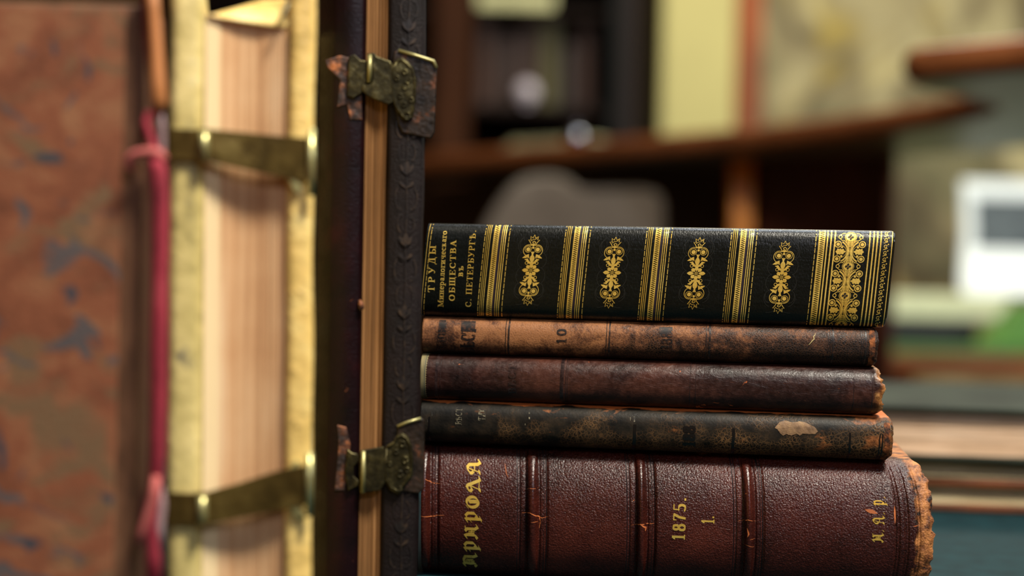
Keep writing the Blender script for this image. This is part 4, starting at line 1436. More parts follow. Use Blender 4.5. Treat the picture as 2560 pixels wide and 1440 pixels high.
BR2 = MT('dull_brass_strap', 0.36, 0.5, 0.75)
n_ = BR2.noise(110, 4, 0.6)
BR2.col(BR2.ramp(n_, [(0.3, (66, 52, 24)), (0.55, (116, 96, 48)), (0.75, (150, 130, 72))]))
BR2.bump(n_, .0005)
BRL = plain('pale_brass', (196, 190, 130), 0.3, .5, 0.7).m
def pclasp(yL0, yL1, yC0, yC1, yR0, yR1, pin0, pin1, hk):
    """heights in photo px: at the left board, at the page corner, at the right end"""
    c = bpy.data.objects.new('clasp', None); link(c, bk)
    def z(px, py, yl): return hit(mat, px, py, yl)[1]
    path = [(-.0012, .012, 414, yL0, yL1), (-.0012, .004, 416, yL0, yL1), (-.0006, -.0002, 420, yL0, yL1), (.0016, -.0018, 432, yL0, yL1), (A1 - .0035, -.0020, 485, yL0 + 2, yL1 + 2),
            (A1 - .001, -.0030, 503, yC0, yC1), (A1 + .0012, -.0030, 520, yC0, yC1), (A1 + .004, -.0022, 545, yC0 + .10 * (yR0 - yC0), yC1 + .10 * (yR1 - yC1)),
            ((A1 + A2) / 2, -.0020, 615, yC0 + .4 * (yR0 - yC0), yC1 + .4 * (yR1 - yC1)), (A2 - .003, -.0022, 700, yC0 + .78 * (yR0 - yC0), yC1 + .72 * (yR1 - yC1)),
            (A2 + .002, -.0030, 735, yC0 + .9 * (yR0 - yC0), yC1 + .88 * (yR1 - yC1)), (A3 - .0016, -.0034, 772, yR0, yR1)]
    vs = []
    for x, y, px, a, b in path:
        za, zb = z(px, a, y), z(px, b, y)
        vs += [(x, y, za), (x, y, zb), (x, y + .0012, zb), (x, y + .0012, za)]
    n = len(path)
    fs = [(4 * i + k, 4 * i + (k + 1) % 4, 4 * (i + 1) + (k + 1) % 4, 4 * (i + 1) + k) for i in range(n - 1) for k in range(4)]
    fs += [(0, 1, 2, 3), tuple(reversed([4 * (n - 1) + k for k in range(4)]))]
    mb = MB().add(vs, fs)
    mb.build('brass_strap', BR2.m, c, bevel=.0004)
    mb = MB()
    xk = A1 + .0002
    za, zb = z(509, yC0 + 8, -.003), z(509, yC1 - 2, -.003)
    mb.tube([(xk, -.0036, za), (xk, -.0040, (za + zb) / 2), (xk, -.0036, zb)], .0016, 12)
    mb.build('corner_highlight', BRL, c, smooth=True)  # pale tube added where the strap's corner catches a highlight
    mb = MB()
    xp = A3 - .0012
    mb.tube([(xp, -.0040, z(776, pin0, -.004)), (xp, -.0044, z(776, (pin0 + pin1) / 2, -.004)), (xp, -.0040, z(776, pin1, -.004))], .00115, 12)
    mb.build('pin', BRL, c, smooth=True)
    for h in hk:
        pts = [hit(mat, a, b, -.0025) for a, b in h]
        mb = MB().prism(pts, lambda x, zz: (x, -.0026, zz), lambda x, zz: (x, -.0008, zz))
        mb.build('hook', BRL, c, bevel=.0004)  # hook bits, their pale colour standing in for cream highlights
pclasp(322, 398, 322, 402, 345, 455, 322, 490, [[(722, 428), (738, 436), (752, 470), (748, 486), (734, 478), (718, 440)]])
pclasp(1232, 1312, 1232, 1312, 1163, 1262, 1132, 1290, [[(722, 1262), (746, 1262), (762, 1290), (758, 1302), (744, 1296), (724, 1272)], [(722, 1172), (740, 1150), (750, 1158), (740, 1176), (724, 1184)]])

# ------------------------------------------------------------------ marbled book
Pm = P(352, 720, 0.4340)
mat = frame(Vector((Pm.x, Pm.y, TABLE)), radians(0.0))
HM = hit(mat, 200, 8)[1]
WM = 0.150
bk = thing('marbled_book', 'book covered in red-brown marbled paper with blue-grey blotches, leftmost of the standing books', 'book', mat)
MAR = MT('marbled_paper', 0.6, 0.35)
wv = MAR.warp(0.030, 26)
wv2 = MAR.warp(0.012, 70, wv)
rw = MAR.mapping((1, 1, 1.7), rot=(0, radians(38), 0), vec=wv2)
sw = MAR.noise(34, 3, 0.5, 0.8, rw)
c_ = MAR.ramp(MAR.noise(60, 4, 0.6, 0.4, wv), [(0.30, (106, 62, 42)), (0.50, (134, 80, 54)), (0.68, (150, 104, 72))])
c_ = MAR.mix(MAR.mr(sw, 0.52, 0.66, smooth=True), c_, (116, 90, 64))
c_ = MAR.mix(MAR.math('MULTIPLY', MAR.mr(MAR.noise(46, 2, 0.5, 0.6, MAR.mapping((1.3, 1, 0.8), (.3, 0, .2), vec=rw)), 0.60, 0.66, smooth=True), .85), c_, (78, 80, 82))
c_ = MAR.mix(MAR.math('MULTIPLY', MAR.mr(MAR.noise(85, 2, 0.5, 0.3, MAR.mapping((1, 1, 1), (1.3, 0, 2.2), vec=wv)), 0.66, 0.71, smooth=True), .9), c_, (58, 64, 72))
MAR.col(c_); MAR.bump(MAR.noise(500, 3), .0002)
JT = MT('brown_joint_leather', 0.6, 0.3)
nj = JT.noise(70, 4, 0.6, 0.4, JT.mapping((1.6, 1, .6)))
JT.col(JT.ramp(nj, [(0.32, (78, 52, 34)), (0.55, (108, 73, 50)), (0.72, (126, 90, 64))])); JT.bump(nj, .0006)
XJ = hit(mat, 298, 720)[0]
mb = MB(); column(mb, rprofile(-WM, -.0002, 0, .0036, .0014, 5, (1, 1, 0, 0)), 0, HM, 40, None, .0012)
fb = smooth_by_angle(mb.build('front_board', JT.m, bk), 50)
mb = MB().box((-WM + .001, -.0004, .0015), (XJ, .0010, HM - .0015)); mb.build('marbled_paper', MAR.m, bk, bevel=.0003)
mb = MB(); column(mb, rprofile(-WM, -.0002, .0200, .0236, .0014, 5, (0, 0, 1, 0)), 0, HM, 10, None, .0012)
smooth_by_angle(mb.build('back_board', JT.m, bk), 50)
mb = MB().box((-WM + .004, .0037, .003), (-.003, .0199, HM - .004)); mb.build('page_block', PAGE_OLD, bk)
SPR = plain('dark_crimson_spine', (58, 16, 24), 0.5).m
mb = MB(); column(mb, [(-.003, .0030), (-.0006, .0020), (.0004, .006), (.0008, .012), (.0004, .0185), (-.0006, .0220), (-.003, .0205)], .001, HM - .001, 20, nwob(.0003, 0, 40, 2))
smooth_by_angle(mb.build('spine', SPR, bk), 60)

# ------------------------------------------------------------------ crimson tie hanging between the two books
CRIM = MT('crimson_cloth', 0.75, 0.3)
nc = CRIM.noise(120, 4, 0.6, 0.2, CRIM.mapping((1, 1, .4)))
CRIM.col(CRIM.ramp(nc, [(0.3, (108, 24, 38)), (0.55, (150, 44, 58)), (0.75, (176, 74, 82))])); CRIM.bump(CRIM.noise(900, 2), .0004)
PINK = plain('faded_pink_cord', (182, 92, 86), 0.8).m
AMB = plain('amber_leather_tab', (176, 112, 60), 0.55).m
MAU = plain('mauve_thread', (150, 124, 124), 0.8).m
YC = 0.4290
tie = thing('crimson_tie', 'crimson cloth tie with a knotted pink loop hanging in front of the marbled book spine', 'tie', Matrix.Translation(P(395, 720, YC)))
O = P(395, 720, YC)
def cp(px, py, dy=0.0): return tuple(P(px, py, YC + dy) - O)
mb = MB(); mb.tube([cp(392, 398), cp(397, 430), cp(400, 480), cp(401, 560), cp(400, 700), cp(398, 850), cp(398, 980), cp(396, 1100), cp(392, 1180), cp(386, 1240, .001), cp(382, 1300, .002), cp(384, 1380, .002), cp(386, 1480, .002)],
                   [.0022, .0026, .0027, .0027, .0026, .0026, .0026, .0026, .0024, .0021, .0020, .0023, .0025], 16, 1.0)
mb.build('cloth_roll', CRIM.m, tie, smooth=True)
mb = MB(); mb.tube([cp(390, 395), cp(384, 370), cp(372, 335, -.001), cp(364, 305, -.001), cp(372, 285), cp(388, 286), cp(392, 270, .001), cp(380, 150, .002), cp(372, 60, .002), cp(368, -40, .002)],
                   [.0018, .0013, .0013, .0012, .0012, .0011, .0013, .0016, .0016, .0016], 12)
mb.build('twisted_cord', CRIM.m, tie, smooth=True)
mb = MB(); mb.tube([cp(410, 402), cp(400, 386), cp(382, 380, -.0015), cp(355, 380, -.002), cp(332, 386, -.002), cp(320, 398, -.002), cp(318, 414, -.0012), cp(330, 424, -.0002)], [.0016, .0017, .0015, .0013, .0012, .0011, .0010, .0008], 12)
mb.build('loop', PINK, tie, smooth=True)
mb = MB(); mb.tube([cp(392, 1190, -.0024), cp(384, 1240, -.0026), cp(368, 1290, -.0026), cp(354, 1330, -.0024), cp(346, 1362, -.0018)], [.0013, .0014, .0013, .0012, .0010], 12)
mb.build('loose_end', PINK, tie, smooth=True)
mb = MB(); mb.tube([cp(378, -60), cp(384, 30), cp(390, 120), cp(394, 200), cp(398, 255), cp(395, 282)], [.0019, .0019, .0020, .0023, .0026, .0012], 14)
mb.build('amber_tab', AMB, tie, smooth=True)
mb = MB(); mb.tube([cp(400, 280, .002), cp(405, 320, .002), cp(406, 370, .002), cp(402, 395, .002)], .0010, 10)
mb.build('thread', MAU, tie, smooth=True)
mb = MB(); mb.tube([cp(400, 1215, .002), cp(404, 1260, .002), cp(398, 1320, .002), cp(403, 1375, .002)], [.0010, .0014, .0014, .0008], 10)
mb.build('thread', MAU, tie, smooth=True)

# ------------------------------------------------------------------ table under everything
TEAL = MT('teal_table_cover', 0.7, 0.12)
TEAL.col(TEAL.ramp(TEAL.noise(80, 4), [(0.3, (8, 34, 38)), (0.7, (14, 46, 50))])); TEAL.bump(TEAL.noise(900, 2), .0002)
WTB = wood('table_wood', (70, 38, 20), (112, 66, 36))
t = thing('reading_table', 'wooden reading table with a teal covering under the piles of books', 'table', Matrix.Translation((0.15, .75, 0)))
mb = MB().box((-.95, -.45, TABLE - .004), (.95, .48, TABLE)); mb.build('teal_cover', TEAL.m, t, bevel=.001)
mb = MB().box((-.97, -.47, TABLE - .034), (.97, .50, TABLE - .0042)); mb.build('table_top', WTB.m, t, bevel=.003)
for sx in (-1, 1):
    for sy in (-.40, .43):
        mb = MB().box((sx * .90 - .03, sy - .03, 0), (sx * .90 + .03, sy + .03, TABLE - .0345)); mb.build('leg', WTB.m, t, bevel=.003)

# ------------------------------------------------------------------ second pile of books, behind on the right
yaw2 = radians(-7.0)
def lying(name, label, px, Y, py_bot, py_top, length, depth, board, mcover, mpages, yaw=yaw2, inset=.004, z0=None, z1=None):
    zb = P(px, py_bot, Y).z if z0 is None else z0
    zt = P(px, py_top, Y).z if z1 is None else z1
    o_ = P(px, (py_bot + py_top) / 2, Y)
    m4 = frame(Vector((o_.x, o_.y, zb)), yaw)
    b = thing(name, label, 'book', m4, 'books in the pile behind the stack')
    h = zt - zb
    mb = MB().box((0, 0, 0), (length, depth, board)); mb.build('lower_cover', mcover, b, bevel=.0008)
    mb = MB().box((0, 0, h - board), (length, depth, h)); mb.build('upper_cover', mcover, b, bevel=.0008)
    mb = MB()
    mb.grid(lambda a, c: (inset + (length - 2 * inset) * a, inset + .0015 * sin(pi * c) + .0006 * mnoise.noise(Vector((a * 9, c * 30, 0))), board + (h - 2 * board) * c), 40, 20)
    mb.box((inset, inset + .003, board + .0001), (length - inset, depth - .006, h - board - .0001))
    mb.build('page_block', mpages, b)
    mb = MB(); column(mb, [(0.001, depth - .004), (length - .001, depth - .004), (length - .001, depth + .004), (length / 2, depth + .006), (.001, depth + .004)], 0, h); mb.build('spine', mcover, b)
    return b, h
PGP = pages('pale_pink_page_edges', (150, 122, 92), (196, 164, 134), (216, 188, 160), 'Z', .6, .35)
PGC = pages('cream_page_edges', (132, 120, 90), (176, 160, 124), (198, 184, 150), 'Z', .6)
GRY = plain('grey_green_cover', (40, 46, 38), 0.7, .15, 0, .3, 14).m
BRN = plain('brown_cover', (92, 48, 18), 0.5, .5, 0, .3, 20).m
OCH = plain('grey_tan_cover', (112, 98, 66), 0.6, .5, 0, .2, 20).m
YS = .845
zz = [TABLE + .0003]
def zat(py): return P(2400, py, YS).z
h0 = zat(1238)
levels = [(TABLE + .0003, zat(1196)), (zat(1196) + .0002, zat(1150)), (zat(1150) + .0002, zat(1016))]
lying('thin_book', 'thin brown book at the bottom of the pile behind the stack', 2150, YS + .004, 0, 0, .26, .20, .0042, BRN, PGC, z0=levels[0][0], z1=levels[0][1])
lying('thin_book', 'thin book with cream page edges, second from the bottom of the pile behind the stack', 2140, YS + .002, 0, 0, .27, .20, .0018, OCH, PGC, z0=levels[1][0], z1=levels[1][1], yaw=radians(-5.5))
lying('folio_book', 'grey-green folio with pale pink page edges on top of the pile behind the stack', 2120, YS, 0, 0, .30, .24, .0030, GRY, PGP, z0=levels[2][0], z1=levels[2][1])


# ================================================================== the room
def struct(name, mb, m, **k):
    return tag(mb.build(name, m, **k), kind='structure')
CREAM = plain('cream_plaster', (190, 182, 122), 0.8, .3, 0, .03, 3).m
WALLM = plain('warm_wall_paint', (150, 120, 84), 0.85, .2, 0, .05, 3).m
FLW = wood('floor_wood', (84, 52, 30), (120, 78, 46), .45, 'Y', 3).m
X0, X1, Y0, Y1, ZC = -3.2, 3.6, -2.4, 5.0, 3.0
struct('floor', MB().box((X0, Y0, -.1), (X1, Y1, 0)), FLW)
struct('ceiling', MB().box((X0, Y0, ZC), (X1, Y1, ZC + .1)), plain('white_ceiling', (226, 218, 196), .9).m)
struct('wall_back', MB().box((X0, Y1, 0), (X1, Y1 + .1, ZC)), WALLM)
struct('wall_left', MB().box((X0 - .1, Y0, 0), (X0, Y1 + .1, ZC)), WALLM)
struct('wall_right', MB().box((X1, Y0, 0), (X1 + .1, Y1 + .1, ZC)), WALLM)
struct('wall_front', MB().box((X0, Y0 - .1, 0), (X1, Y0, ZC)), WALLM)

# pillar
pA, pB = P(1652, 200, 4.15), P(1838, 200, 4.15)
struct('trim_1', MB().box((pA.x, 4.15, 0), (pB.x, 4.98, ZC)), CREAM, bevel=.01)

# map on the back wall in a red-orange wooden frame
MAP = MT('painted_relief_map', 0.7, 0.3)
wv = MAP.warp(0.9, 1.6)
m1_ = MAP.noise(2.2, 3, 0.5, 1.0, MAP.mapping((1.6, 1, .8), rot=(0, radians(40), 0), vec=wv))
m2_ = MAP.noise(3.4, 3, 0.5, 0.6, MAP.mapping((1, 1, 1), (3, 1, 2), vec=wv))
c_ = MAP.ramp(m1_, [(0.32, (92, 84, 62)), (0.44, (138, 128, 96)), (0.54, (168, 158, 120)), (0.66, (204, 196, 150))])
c_ = MAP.mix(MAP.math('MULTIPLY', MAP.mr(m2_, 0.57, 0.68), .7), c_, (176, 154, 66))
c_ = MAP.mix(MAP.math('MULTIPLY', MAP.mr(m2_, 0.44, 0.34), .6), c_, (88, 92, 66))
MAP.col(c_)
ORW = plain('orange_varnished_frame', (150, 70, 6), 0.6, .5, 0, .15, 8).m
YM = 4.70
a = P(1904, 0, YM); b = P(3100, 900, YM)
mp = thing('wall_map', 'large pale green and ochre wall map in a narrow orange-brown wooden frame', 'map', Matrix.Translation(((a.x + b.x) / 2, YM, 0)))
cx = (a.x + b.x) / 2
xa, xb, za, zb = a.x - cx, b.x - cx, .45, 2.6
MB().box((xa, 0, za), (xb, .03, zb)).build('map_sheet', MAP.m, mp)
fw = .085
for q in (((xa - fw, -.03, za - fw), (xa, .05, zb + fw)), ((xb, -.03, za - fw), (xb + fw, .05, zb + fw)), ((xa, -.03, zb), (xb, .05, zb + fw)), ((xa, -.03, za - fw), (xb, .05, za))):
    MB().box(*q).build('frame_rail', ORW, mp, bevel=.006)
# panel behind the map bringing it off the wall
MB().box((xa + .2, .0505, za + .3), (xb - .2, 4.999 - YM, zb - .3)).build('mounting_batten', WTB.m, mp)

# bookcase with glass doors on the left
YC2 = 4.05
DKW = wood('dark_cabinet_wood', (15, 8, 4), (30, 16, 8), .6, 'Z', 6, .1).m
INT = plain('dark_cabinet_inside', (7, 5, 3), .8, .1).m
PLU = plain('purple_grey_frame', (30, 22, 20), .6, .15).m
xl, xr = P(420, 200, YC2).x, P(1598, 200, YC2).x
bc = thing('bookcase', 'tall dark wooden bookcase with dark interior, left of the cream pillar', 'bookcase', Matrix.Translation(((xl + xr) / 2, YC2, 0)))
cx = (xl + xr) / 2
L, R_ = xl - cx, xr - cx
MB().box((L, .40, 0), (R_, .42, 2.3)).build('back_panel', INT, bc)
MB().box((L, 0, 0), (L + .04, .399, 2.3)).build('side_panel', DKW, bc, bevel=.002)
MB().box((R_ - .05, 0, 0), (R_, .399, 2.3)).build('side_panel', PLU, bc, bevel=.002)
MB().box((L, 0, 2.301), (R_, .42, 2.36)).build('top_panel', DKW, bc, bevel=.002)
xm = P(1130, 200, YC2).x - cx
MB().box((xm - .05, 0, 0), (xm + .05, .399, 2.3)).build('upright', wood('brown_upright', (52, 26, 9), (70, 38, 14), .6, 'Z', 6, .12).m, bc, bevel=.003)
zs_ = [.12, .55, P(1300, 262, YC2).z, P(1200, 14, YC2).z + .0, 2.0]
for z in zs_:
    MB().box((L + .041, .02, z - .022), (xm - .0505, .398, z)).build('shelf', DKW, bc)
    MB().box((xm + .0505, .02, z - .022), (R_ - .0505, .398, z)).build('shelf', DKW, bc)
MB().box((R_ - .085, -.012, .1), (R_ - .051, -.0005, 2.25)).build('door_frame', plain('dark_green_frame', (12, 12, 9), .6, .15).m, bc, bevel=.002)
kx = P(1316, 232, YC2 - .04).x - cx
# books standing inside
def shelf_book(px0, px1, py_top, shelf_z, col, label):
    xa_, xb_ = P(px0, 150, YC2 + .1).x, P(px1, 150, YC2 + .1).x
    zt = P(px0, py_top, YC2 + .1).z
    b_ = thing('shelved_book', label, 'book', Matrix.Translation(((xa_ + xb_) / 2, YC2 + .1, shelf_z + .0005)), 'books inside the bookcase')
    h = max(.1, min(zt - shelf_z, zs_[3] - .026 - shelf_z))
    w_ = (xb_ - xa_) / 2 - .001
    mm = plain('shelved_cloth', col, .6).m
    mb = MB(); column(mb, [(-w_, .0), (-w_ * .5, -.006), (w_ * .5, -.006), (w_, 0), (w_, .16), (w_ - .003, .16), (w_ - .003, .003), (-w_ + .003, .003), (-w_ + .003, .16), (-w_, .16)], 0, h)
    mb.build('cover', mm, b_)
    MB().box((-w_ + .0035, .0035, .003), (w_ - .0035, .155, h - .003)).build('page_block', PGC, b_)
shz = zs_[2]
for args in ((1186, 1232, 60, (60, 32, 14), 'narrow dark brown book at the left end of the bookcase shelf'), (1234, 1290, 90, (46, 24, 12), 'wide dark brown book, second from the left on the bookcase shelf'),
             (1292, 1345, 75, (52, 28, 14), 'dark brown book in the bookcase left of the olive book'), (1347, 1398, 45, (74, 68, 30), 'olive book standing inside the dark bookcase'),
             (1400, 1440, 110, (34, 20, 12), 'short blackish brown book right of the olive book'), (1442, 1484, 70, (56, 28, 12), 'brown book at the right end of the bookcase shelf')):
    shelf_book(args[0], args[1], args[2], shz, args[3], args[4])
WHT = MT('highlight_white', .25, .6, col=(196, 188, 198)).m  # for the white ball that imitates a bright reflection in the bookcase
kn = thing('highlight_ball', 'small white ball added as a bright highlight spot in front of the books in the bookcase', 'ornament', Matrix.Translation((P(1316, 232, YC2 + .03).x, YC2 + .03, shz + .0005)))
rb = P(1316, 232, YC2 + .03).z - shz
def lathe(mb, prof, n=24, c=(0, 0)):
    vs = [(c[0] + r * cos(2 * pi * k / n), c[1] + r * sin(2 * pi * k / n), z) for r, z in prof for k in range(n)]
    m_ = len(prof)
    fs = [(i * n + k, i * n + (k + 1) % n, (i + 1) * n + (k + 1) % n, (i + 1) * n + k) for i in range(m_ - 1) for k in range(n)]
    fs += [tuple(reversed(range(n))), tuple(range((m_ - 1) * n, m_ * n))]
    return mb.add(vs, fs)
lathe(MB(), [(.016, 0), (.016, .004), (.007, .008), (.007, max(.010, rb - .034))]).build('foot', WHT, kn, smooth=True)
lathe(MB(), [(.004, max(.0101, rb - .034))] + [(.034 * sin(radians(a)), rb - .034 * cos(radians(a))) for a in range(10, 180, 10)]).build('ball', WHT, kn, smooth=True)
# pale papers on the upper shelf
pz = zs_[3]
pp_ = P(1215, 5, YC2 + .05)
o = MB().box((-.11, 0, 0), (.11, .2, .05)).build('paper_stack', plain('pale_papers', (200, 200, 150), .8).m, None)
o.location = (P(1290, 5, YC2).x, YC2 + .03, pz + .0005)
tag(o, 'pale green-white stack of papers on an upper shelf of the bookcase', 'papers')

# ------------------------------------------------------------------ wavy counter seen from below
HU, HT = CAMZ + .2500, CAMZ + .2850
front = [PH(x, y, HU) for x, y in ((700, 455), (860, 442), (1060, 424), (1280, 410), (1500, 395), (1700, 380), (1860, 368), (2000, 354), (2120, 340), (2240, 324), (2340, 308), (2420, 290), (2465, 276), (2482, 264), (2462, 255), (2400, 244), (2330, 230), (2282, 219), (2256, 208), (2256, 198), (2290, 190), (2360, 184), (2460, 176), (2600, 164), (2760, 150))]
back = [PH(3000, 330, HU), PH(2560, 372, HU), PH(2240, 392, HU)]
d_ = (back[1] - back[2]); 
ext = back[2] - d_ * 4.2
out = [(p.x, p.y) for p in front] + [(back[0].x, back[0].y), (back[2].x, back[2].y), (ext.x, ext.y)]
# smooth the outline
def chaikin(pts, n=2):
    for _ in range(n):
        q = []
        for i in range(len(pts)):
            a, b = pts[i], pts[(i + 1) % len(pts)]
            q += [(a[0] * .75 + b[0] * .25, a[1] * .75 + b[1] * .25), (a[0] * .25 + b[0] * .75, a[1] * .25 + b[1] * .75)]
        pts = q
    return pts
out = chaikin(out, 2)
CW = wood('counter_wood', (104, 58, 30), (136, 80, 44), .32, 'X', 4)
UND = plain('grey_laminate_underside', (78, 80, 64), .35, .5).m
ct = thing('library_counter', 'curved reddish-brown wooden counter with a rounded corner and a dark wood panel below', 'counter', Matrix.Translation((0.4, 2.6, 0)))
def inset(pts, d):
    n = len(pts)
    r = []
    area_ = sum(pts[i][0] * pts[(i + 1) % n][1] - pts[(i + 1) % n][0] * pts[i][1] for i in range(n))
    sg = 1 if area_ > 0 else -1
    for i in range(n):
        a, b, c = pts[i - 1], pts[i], pts[(i + 1) % n]
        tx, ty = c[0] - a[0], c[1] - a[1]
        l = max(1e-9, sqrt(tx * tx + ty * ty))
        r.append((b[0] - ty / l * d * sg, b[1] + tx / l * d * sg))
    return r
nO = len(out)
rows = []
for k in range(9):                      # rounded wooden rim
    a = radians(-90 + 180 * k / 8)
    rows.append((inset(out, .012 * (1 - cos(a))), (HU + HT) / 2 + (HT - HU) / 2 * sin(a)))
vs = [(x - .4, y - 2.6, z) for row, z in rows for x, y in row]
fs = [(i * nO + k, i * nO + (k + 1) % nO, (i + 1) * nO + (k + 1) % nO, (i + 1) * nO + k) for i in range(8) for k in range(nO)]
from mathutils.geometry import tessellate_polygon
tri = lambda pts: [tuple(t) for t in tessellate_polygon([[Vector((x, y, 0)) for x, y in pts]])]
fs += [tuple(8 * nO + i for i in t) for t in tri(rows[8][0])] + [t for t in tri(rows[0][0])]
MB().add(vs, fs).build('counter_top', CW.m, ct, smooth=False)
o = ct.children[-1]; smooth_by_angle(o, 45)
und = inset(out, .013)
nO = len(und)
vs = [(x - .4, y - 2.6, HU - .003) for x, y in und] + [(x - .4, y - 2.6, HU + .004) for x, y in und]
MB().add(vs, tri(und) + [tuple(nO + i for i in t) for t in tri(und)] + [(k, (k + 1) % nO, nO + (k + 1) % nO, nO + k) for k in range(nO)]).build('underside', UND, ct)
# support panel (dark red) running under the counter, and the amber post at its left end
DRED = wood('dark_red_panel', (44, 18, 8), (70, 30, 14), .5, 'Z').m
AMBW = plain('amber_wood_post', (214, 132, 28), .45, .5, 0, .12, 10).m
q0, q1 = P(1886, 400, 2.62), P(2226, 400, 2.46)
def slab(pa, pb, z0, z1, th):
    dv = (pb - pa); dv.z = 0; L_ = dv.length; dv.normalize(); nv = Vector((-dv.y, dv.x, 0))
    mb = MB()
    c = [pa, pb, pb + nv * th, pa + nv * th]
    mb.add([(p.x - .4, p.y - 2.6, z0) for p in c] + [(p.x - .4, p.y - 2.6, z1) for p in c], [(0, 3, 2, 1), (4, 5, 6, 7), (0, 1, 5, 4), (1, 2, 6, 5), (2, 3, 7, 6), (3, 0, 4, 7)])
    return mb
slab(q0, q1, 0, HU - .0035, .03).build('support_panel', DRED, ct, bevel=.002)
q2, q3 = P(1834, 400, 2.60), P(1884, 400, 2.60)
slab(q2, q3, 0, HU - .0035, .045).build('amber_post', AMBW, ct, bevel=.003)
# rear modesty board under the left part
q4, q5 = ext + (ext - back[2]) * .45 + Vector((-.04, -.04, 0)), back[2] + Vector((-.04, -.04, 0)) + (ext - back[2]) * .05
slab(q4, q5, 0, HU - .0035, .03).build('rear_panel', wood('rear_panel_wood', (38, 24, 12), (56, 36, 18), .6).m, ct)

# flat pile and shiny ball on the counter
HTp = HT + .0006
pA_ = P(1240, 350, 3.05)
o = MB()
o.box((-.10, 0, 0), (.13, .14, .016)); o.box((-.09, .008, .0162), (.12, .14, .026))
o = o.build('document_folder', plain('grey_green_folder', (150, 150, 116), .6).m, None, bevel=.002)
pq = P(1385, 345, 2.98); o.location = (P(1360, 345, 2.95).x, 2.95, HTp); o.rotation_euler.z = radians(-35)
tag(o, 'grey-green folder lying flat on the counter in front of the bookcase', 'folder')
CH = MT('polished_steel', .12, .5, 1.0, (150, 155, 170)).m
pb_ = P(1441, 338, 2.79)
bl = thing('desk_bell', 'small shiny round desk bell on the counter edge', 'bell', Matrix.Translation((pb_.x, 2.79, HTp)))
lathe(MB(), [(.024, 0), (.024, .004), (.018, .006)]).build('base', INT, bl, smooth=False)
lathe(MB(), [(.022, .0065), (.0215, .012), (.018, .020), (.011, .026), (.004, .028)]).build('dome', CH, bl, smooth=True)
lathe(MB(), [(.002, .0282), (.002, .033), (.004, .034), (.003, .037)]).build('button', CH, bl, smooth=True)

# ------------------------------------------------------------------ grey office chair behind the counter
GCH = plain('grey_upholstery', (112, 102, 90), .85, .2, 0, .08, 12).m
BLK = plain('black_plastic', (22, 20, 20), .5).m
YCH = 2.70
co = P(1440, 600, YCH)
ch = thing('office_chair', 'grey upholstered office chair standing under the counter', 'chair', Matrix.Translation((co.x, co.y, 0)))
sh = [(1180, 640), (1205, 575), (1240, 510), (1285, 455), (1330, 438), (1385, 436), (1425, 448), (1448, 472), (1500, 474), (1600, 470), (1648, 478), (1662, 510), (1660, 640), (1640, 760), (1420, 790), (1220, 760)]
pts = chaikin([(P(x, y + 14, YCH).x - co.x, P(x, y, YCH).z) for x, y in sh], 2)
MB().prism(pts, lambda x, z: (x, .0, z), lambda x, z: (x, .06, z)).build('backrest', GCH, ch, bevel=.012, seg=4)
MB().box((-.22, -.40, .44), (.22, .04, .50)).build('seat', GCH, ch, bevel=.02, seg=4)
MB().box((-.03, .061, .40), (.03, .085, .95)).build('back_support', BLK, ch, bevel=.004)
MB().tube([(0, -.18, .08), (0, -.18, .439)], .025, 16).build('gas_column', BLK, ch, smooth=True)
for k in range(5):
    a = 2 * pi * k / 5 + .3
    lg = MB().tube([(0, -.18, .09), (.26 * cos(a), -.18 + .26 * sin(a), .055)], [.022, .014], 10).build('leg', BLK, ch, smooth=True)
    lathe(MB(), [(.022 * sin(radians(t)), .0225 - .022 * cos(radians(t))) for t in range(10, 180, 20)], 14, (.26 * cos(a), -.18 + .26 * sin(a))).build('castor', BLK, lg, smooth=True)

# ------------------------------------------------------------------ far desk with green baize on the right
DH = CAMZ - .115
GRN = plain('green_baize', (36, 76, 20), .7, .4, 0, .12, 6).m
dm = Matrix.Translation((.75, 2.92, 0)) @ Matrix.Rotation(radians(5), 4, 'Z')
dk = thing('writing_desk', 'wooden writing desk topped with green baize, behind the stack on the right', 'desk', dm)
LW = 1.5
MB().box((0, 0, DH - .002), (LW, .95, DH)).build('green_baize', GRN, dk)
MB().box((-.02, -.03, DH - .045), (LW + .02, .98, DH - .0021)).build('desk_top', CW.m, dk, bevel=.004)
for x_ in (.03, LW - .09):
    for y_ in (.02, .88):
        MB().box((x_, y_, 0), (x_ + .06, y_ + .06, DH - .0452)).build('leg', CW.m, dk, bevel=.004)

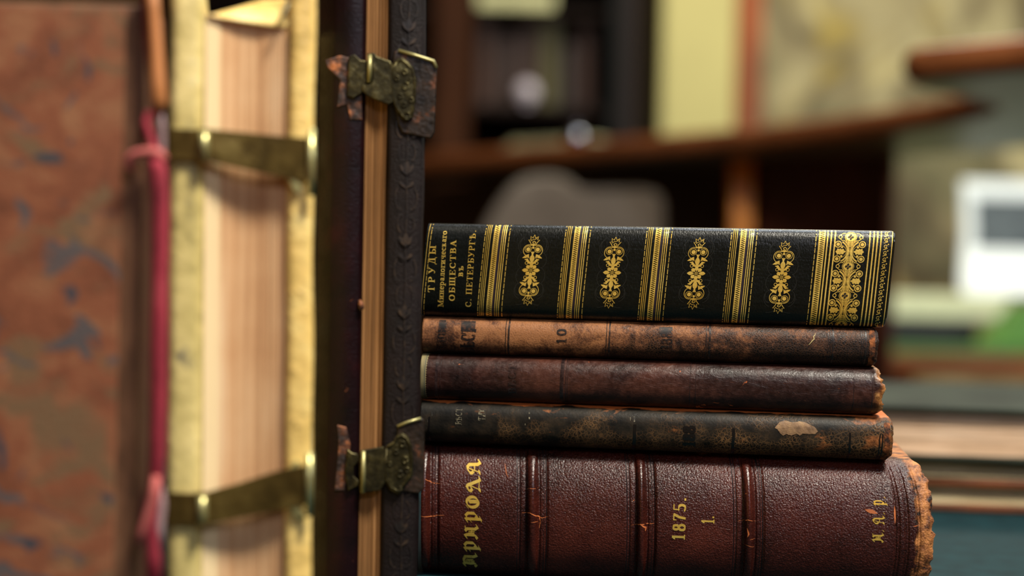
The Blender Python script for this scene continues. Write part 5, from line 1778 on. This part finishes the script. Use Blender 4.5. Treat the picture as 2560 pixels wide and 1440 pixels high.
YD = 3.60
BXB = plain('black_case', (8, 10, 12), .5).m
BXW = plain('cream_tray', (214, 218, 176), .5, .5, 0, .04).m
z_b, z_m, z_t = DH + .0005, P(2300, 796, YD).z, P(2300, 734, YD).z
xa_, xb_ = P(2150, 800, YD).x, P(2515, 800, YD).x
cs = thing('display_case', 'black box with a cream lid standing on the green desk', 'box', Matrix.Translation(((xa_ + xb_) / 2, YD, 0)))
hw = (xb_ - xa_) / 2
MB().box((-hw, .0, z_b), (hw - .07, .26, z_m)).build('base', BXB, cs, bevel=.002)
MB().box((-hw - .004, -.006, z_m + .0003), (hw + .004, .27, z_t)).build('lid', BXW, cs, bevel=.004)
# bent white sheet with a grey printed block
WP = plain('white_card', (226, 236, 238), .55, .5, 0, .01).m
pr = MT('grey_print', .6, .3)
pr.col(pr.ramp(pr.noise(26, 4, .6, 0, pr.mapping((1, 1, 2.2))), [(.35, (62, 70, 76)), (.65, (92, 102, 106))]))
x0_, x1_ = P(2462, 600, YD).x, P(2820, 600, YD).x
zb_, zt_ = z_t + .0008, P(2450, 436, YD).z
cd = thing('printed_card', 'bent white card with a grey printed block, propped on the cream lid', 'card', Matrix.Translation(((x0_ + x1_) / 2, YD, zb_)))
hw = (x1_ - x0_) / 2
H_ = zt_ - zb_
def card(a, b):
    t = b
    if t < .45:
        s_ = t / .45
        z = H_ * .42 * s_ ** 1.7
        y = .02 + .15 * (s_ ** .75)
    else:
        s_ = (t - .45) / .55
        z = H_ * (.42 + .58 * s_)
        y = .17 + .03 * s_
    fl = 1 + .22 * max(0, 1 - z / (H_ * .55)) ** 1.6
    return ((2 * a - 1) * hw * (fl if a < .5 else 1), y, z)
MB().grid(card, 20, 40).build('sheet', WP, cd, smooth=True, solid=.0012)
mb = MB()
def prt(a, b):
    p = card(.09 + .62 * a, .44 + .42 * b)
    return (p[0], p[1] - .0022, p[2])
mb.grid(prt, 10, 10); mb.build('printed_block', pr.m, cd, smooth=True)
gx0, gx1, gz = P(2512, 800, 3.42).x, P(2700, 800, 3.42).x, P(2560, 762, 3.42).z
gb = thing('file_box', 'bright green box file standing at the right end of the green desk', 'box file', Matrix.Translation(((gx0 + gx1) / 2, 3.36, DH + .0005)))
hg = (gx1 - gx0) / 2
mb = MB(); mb.prism([(-hg - .06, 0), (hg, 0), (hg, gz - DH), (-hg + .03, gz - DH)], lambda x, z: (x, 0, z), lambda x, z: (x, .12, z))
mb.build('body', plain('green_card', (84, 132, 50), .6).m, gb, bevel=.003)
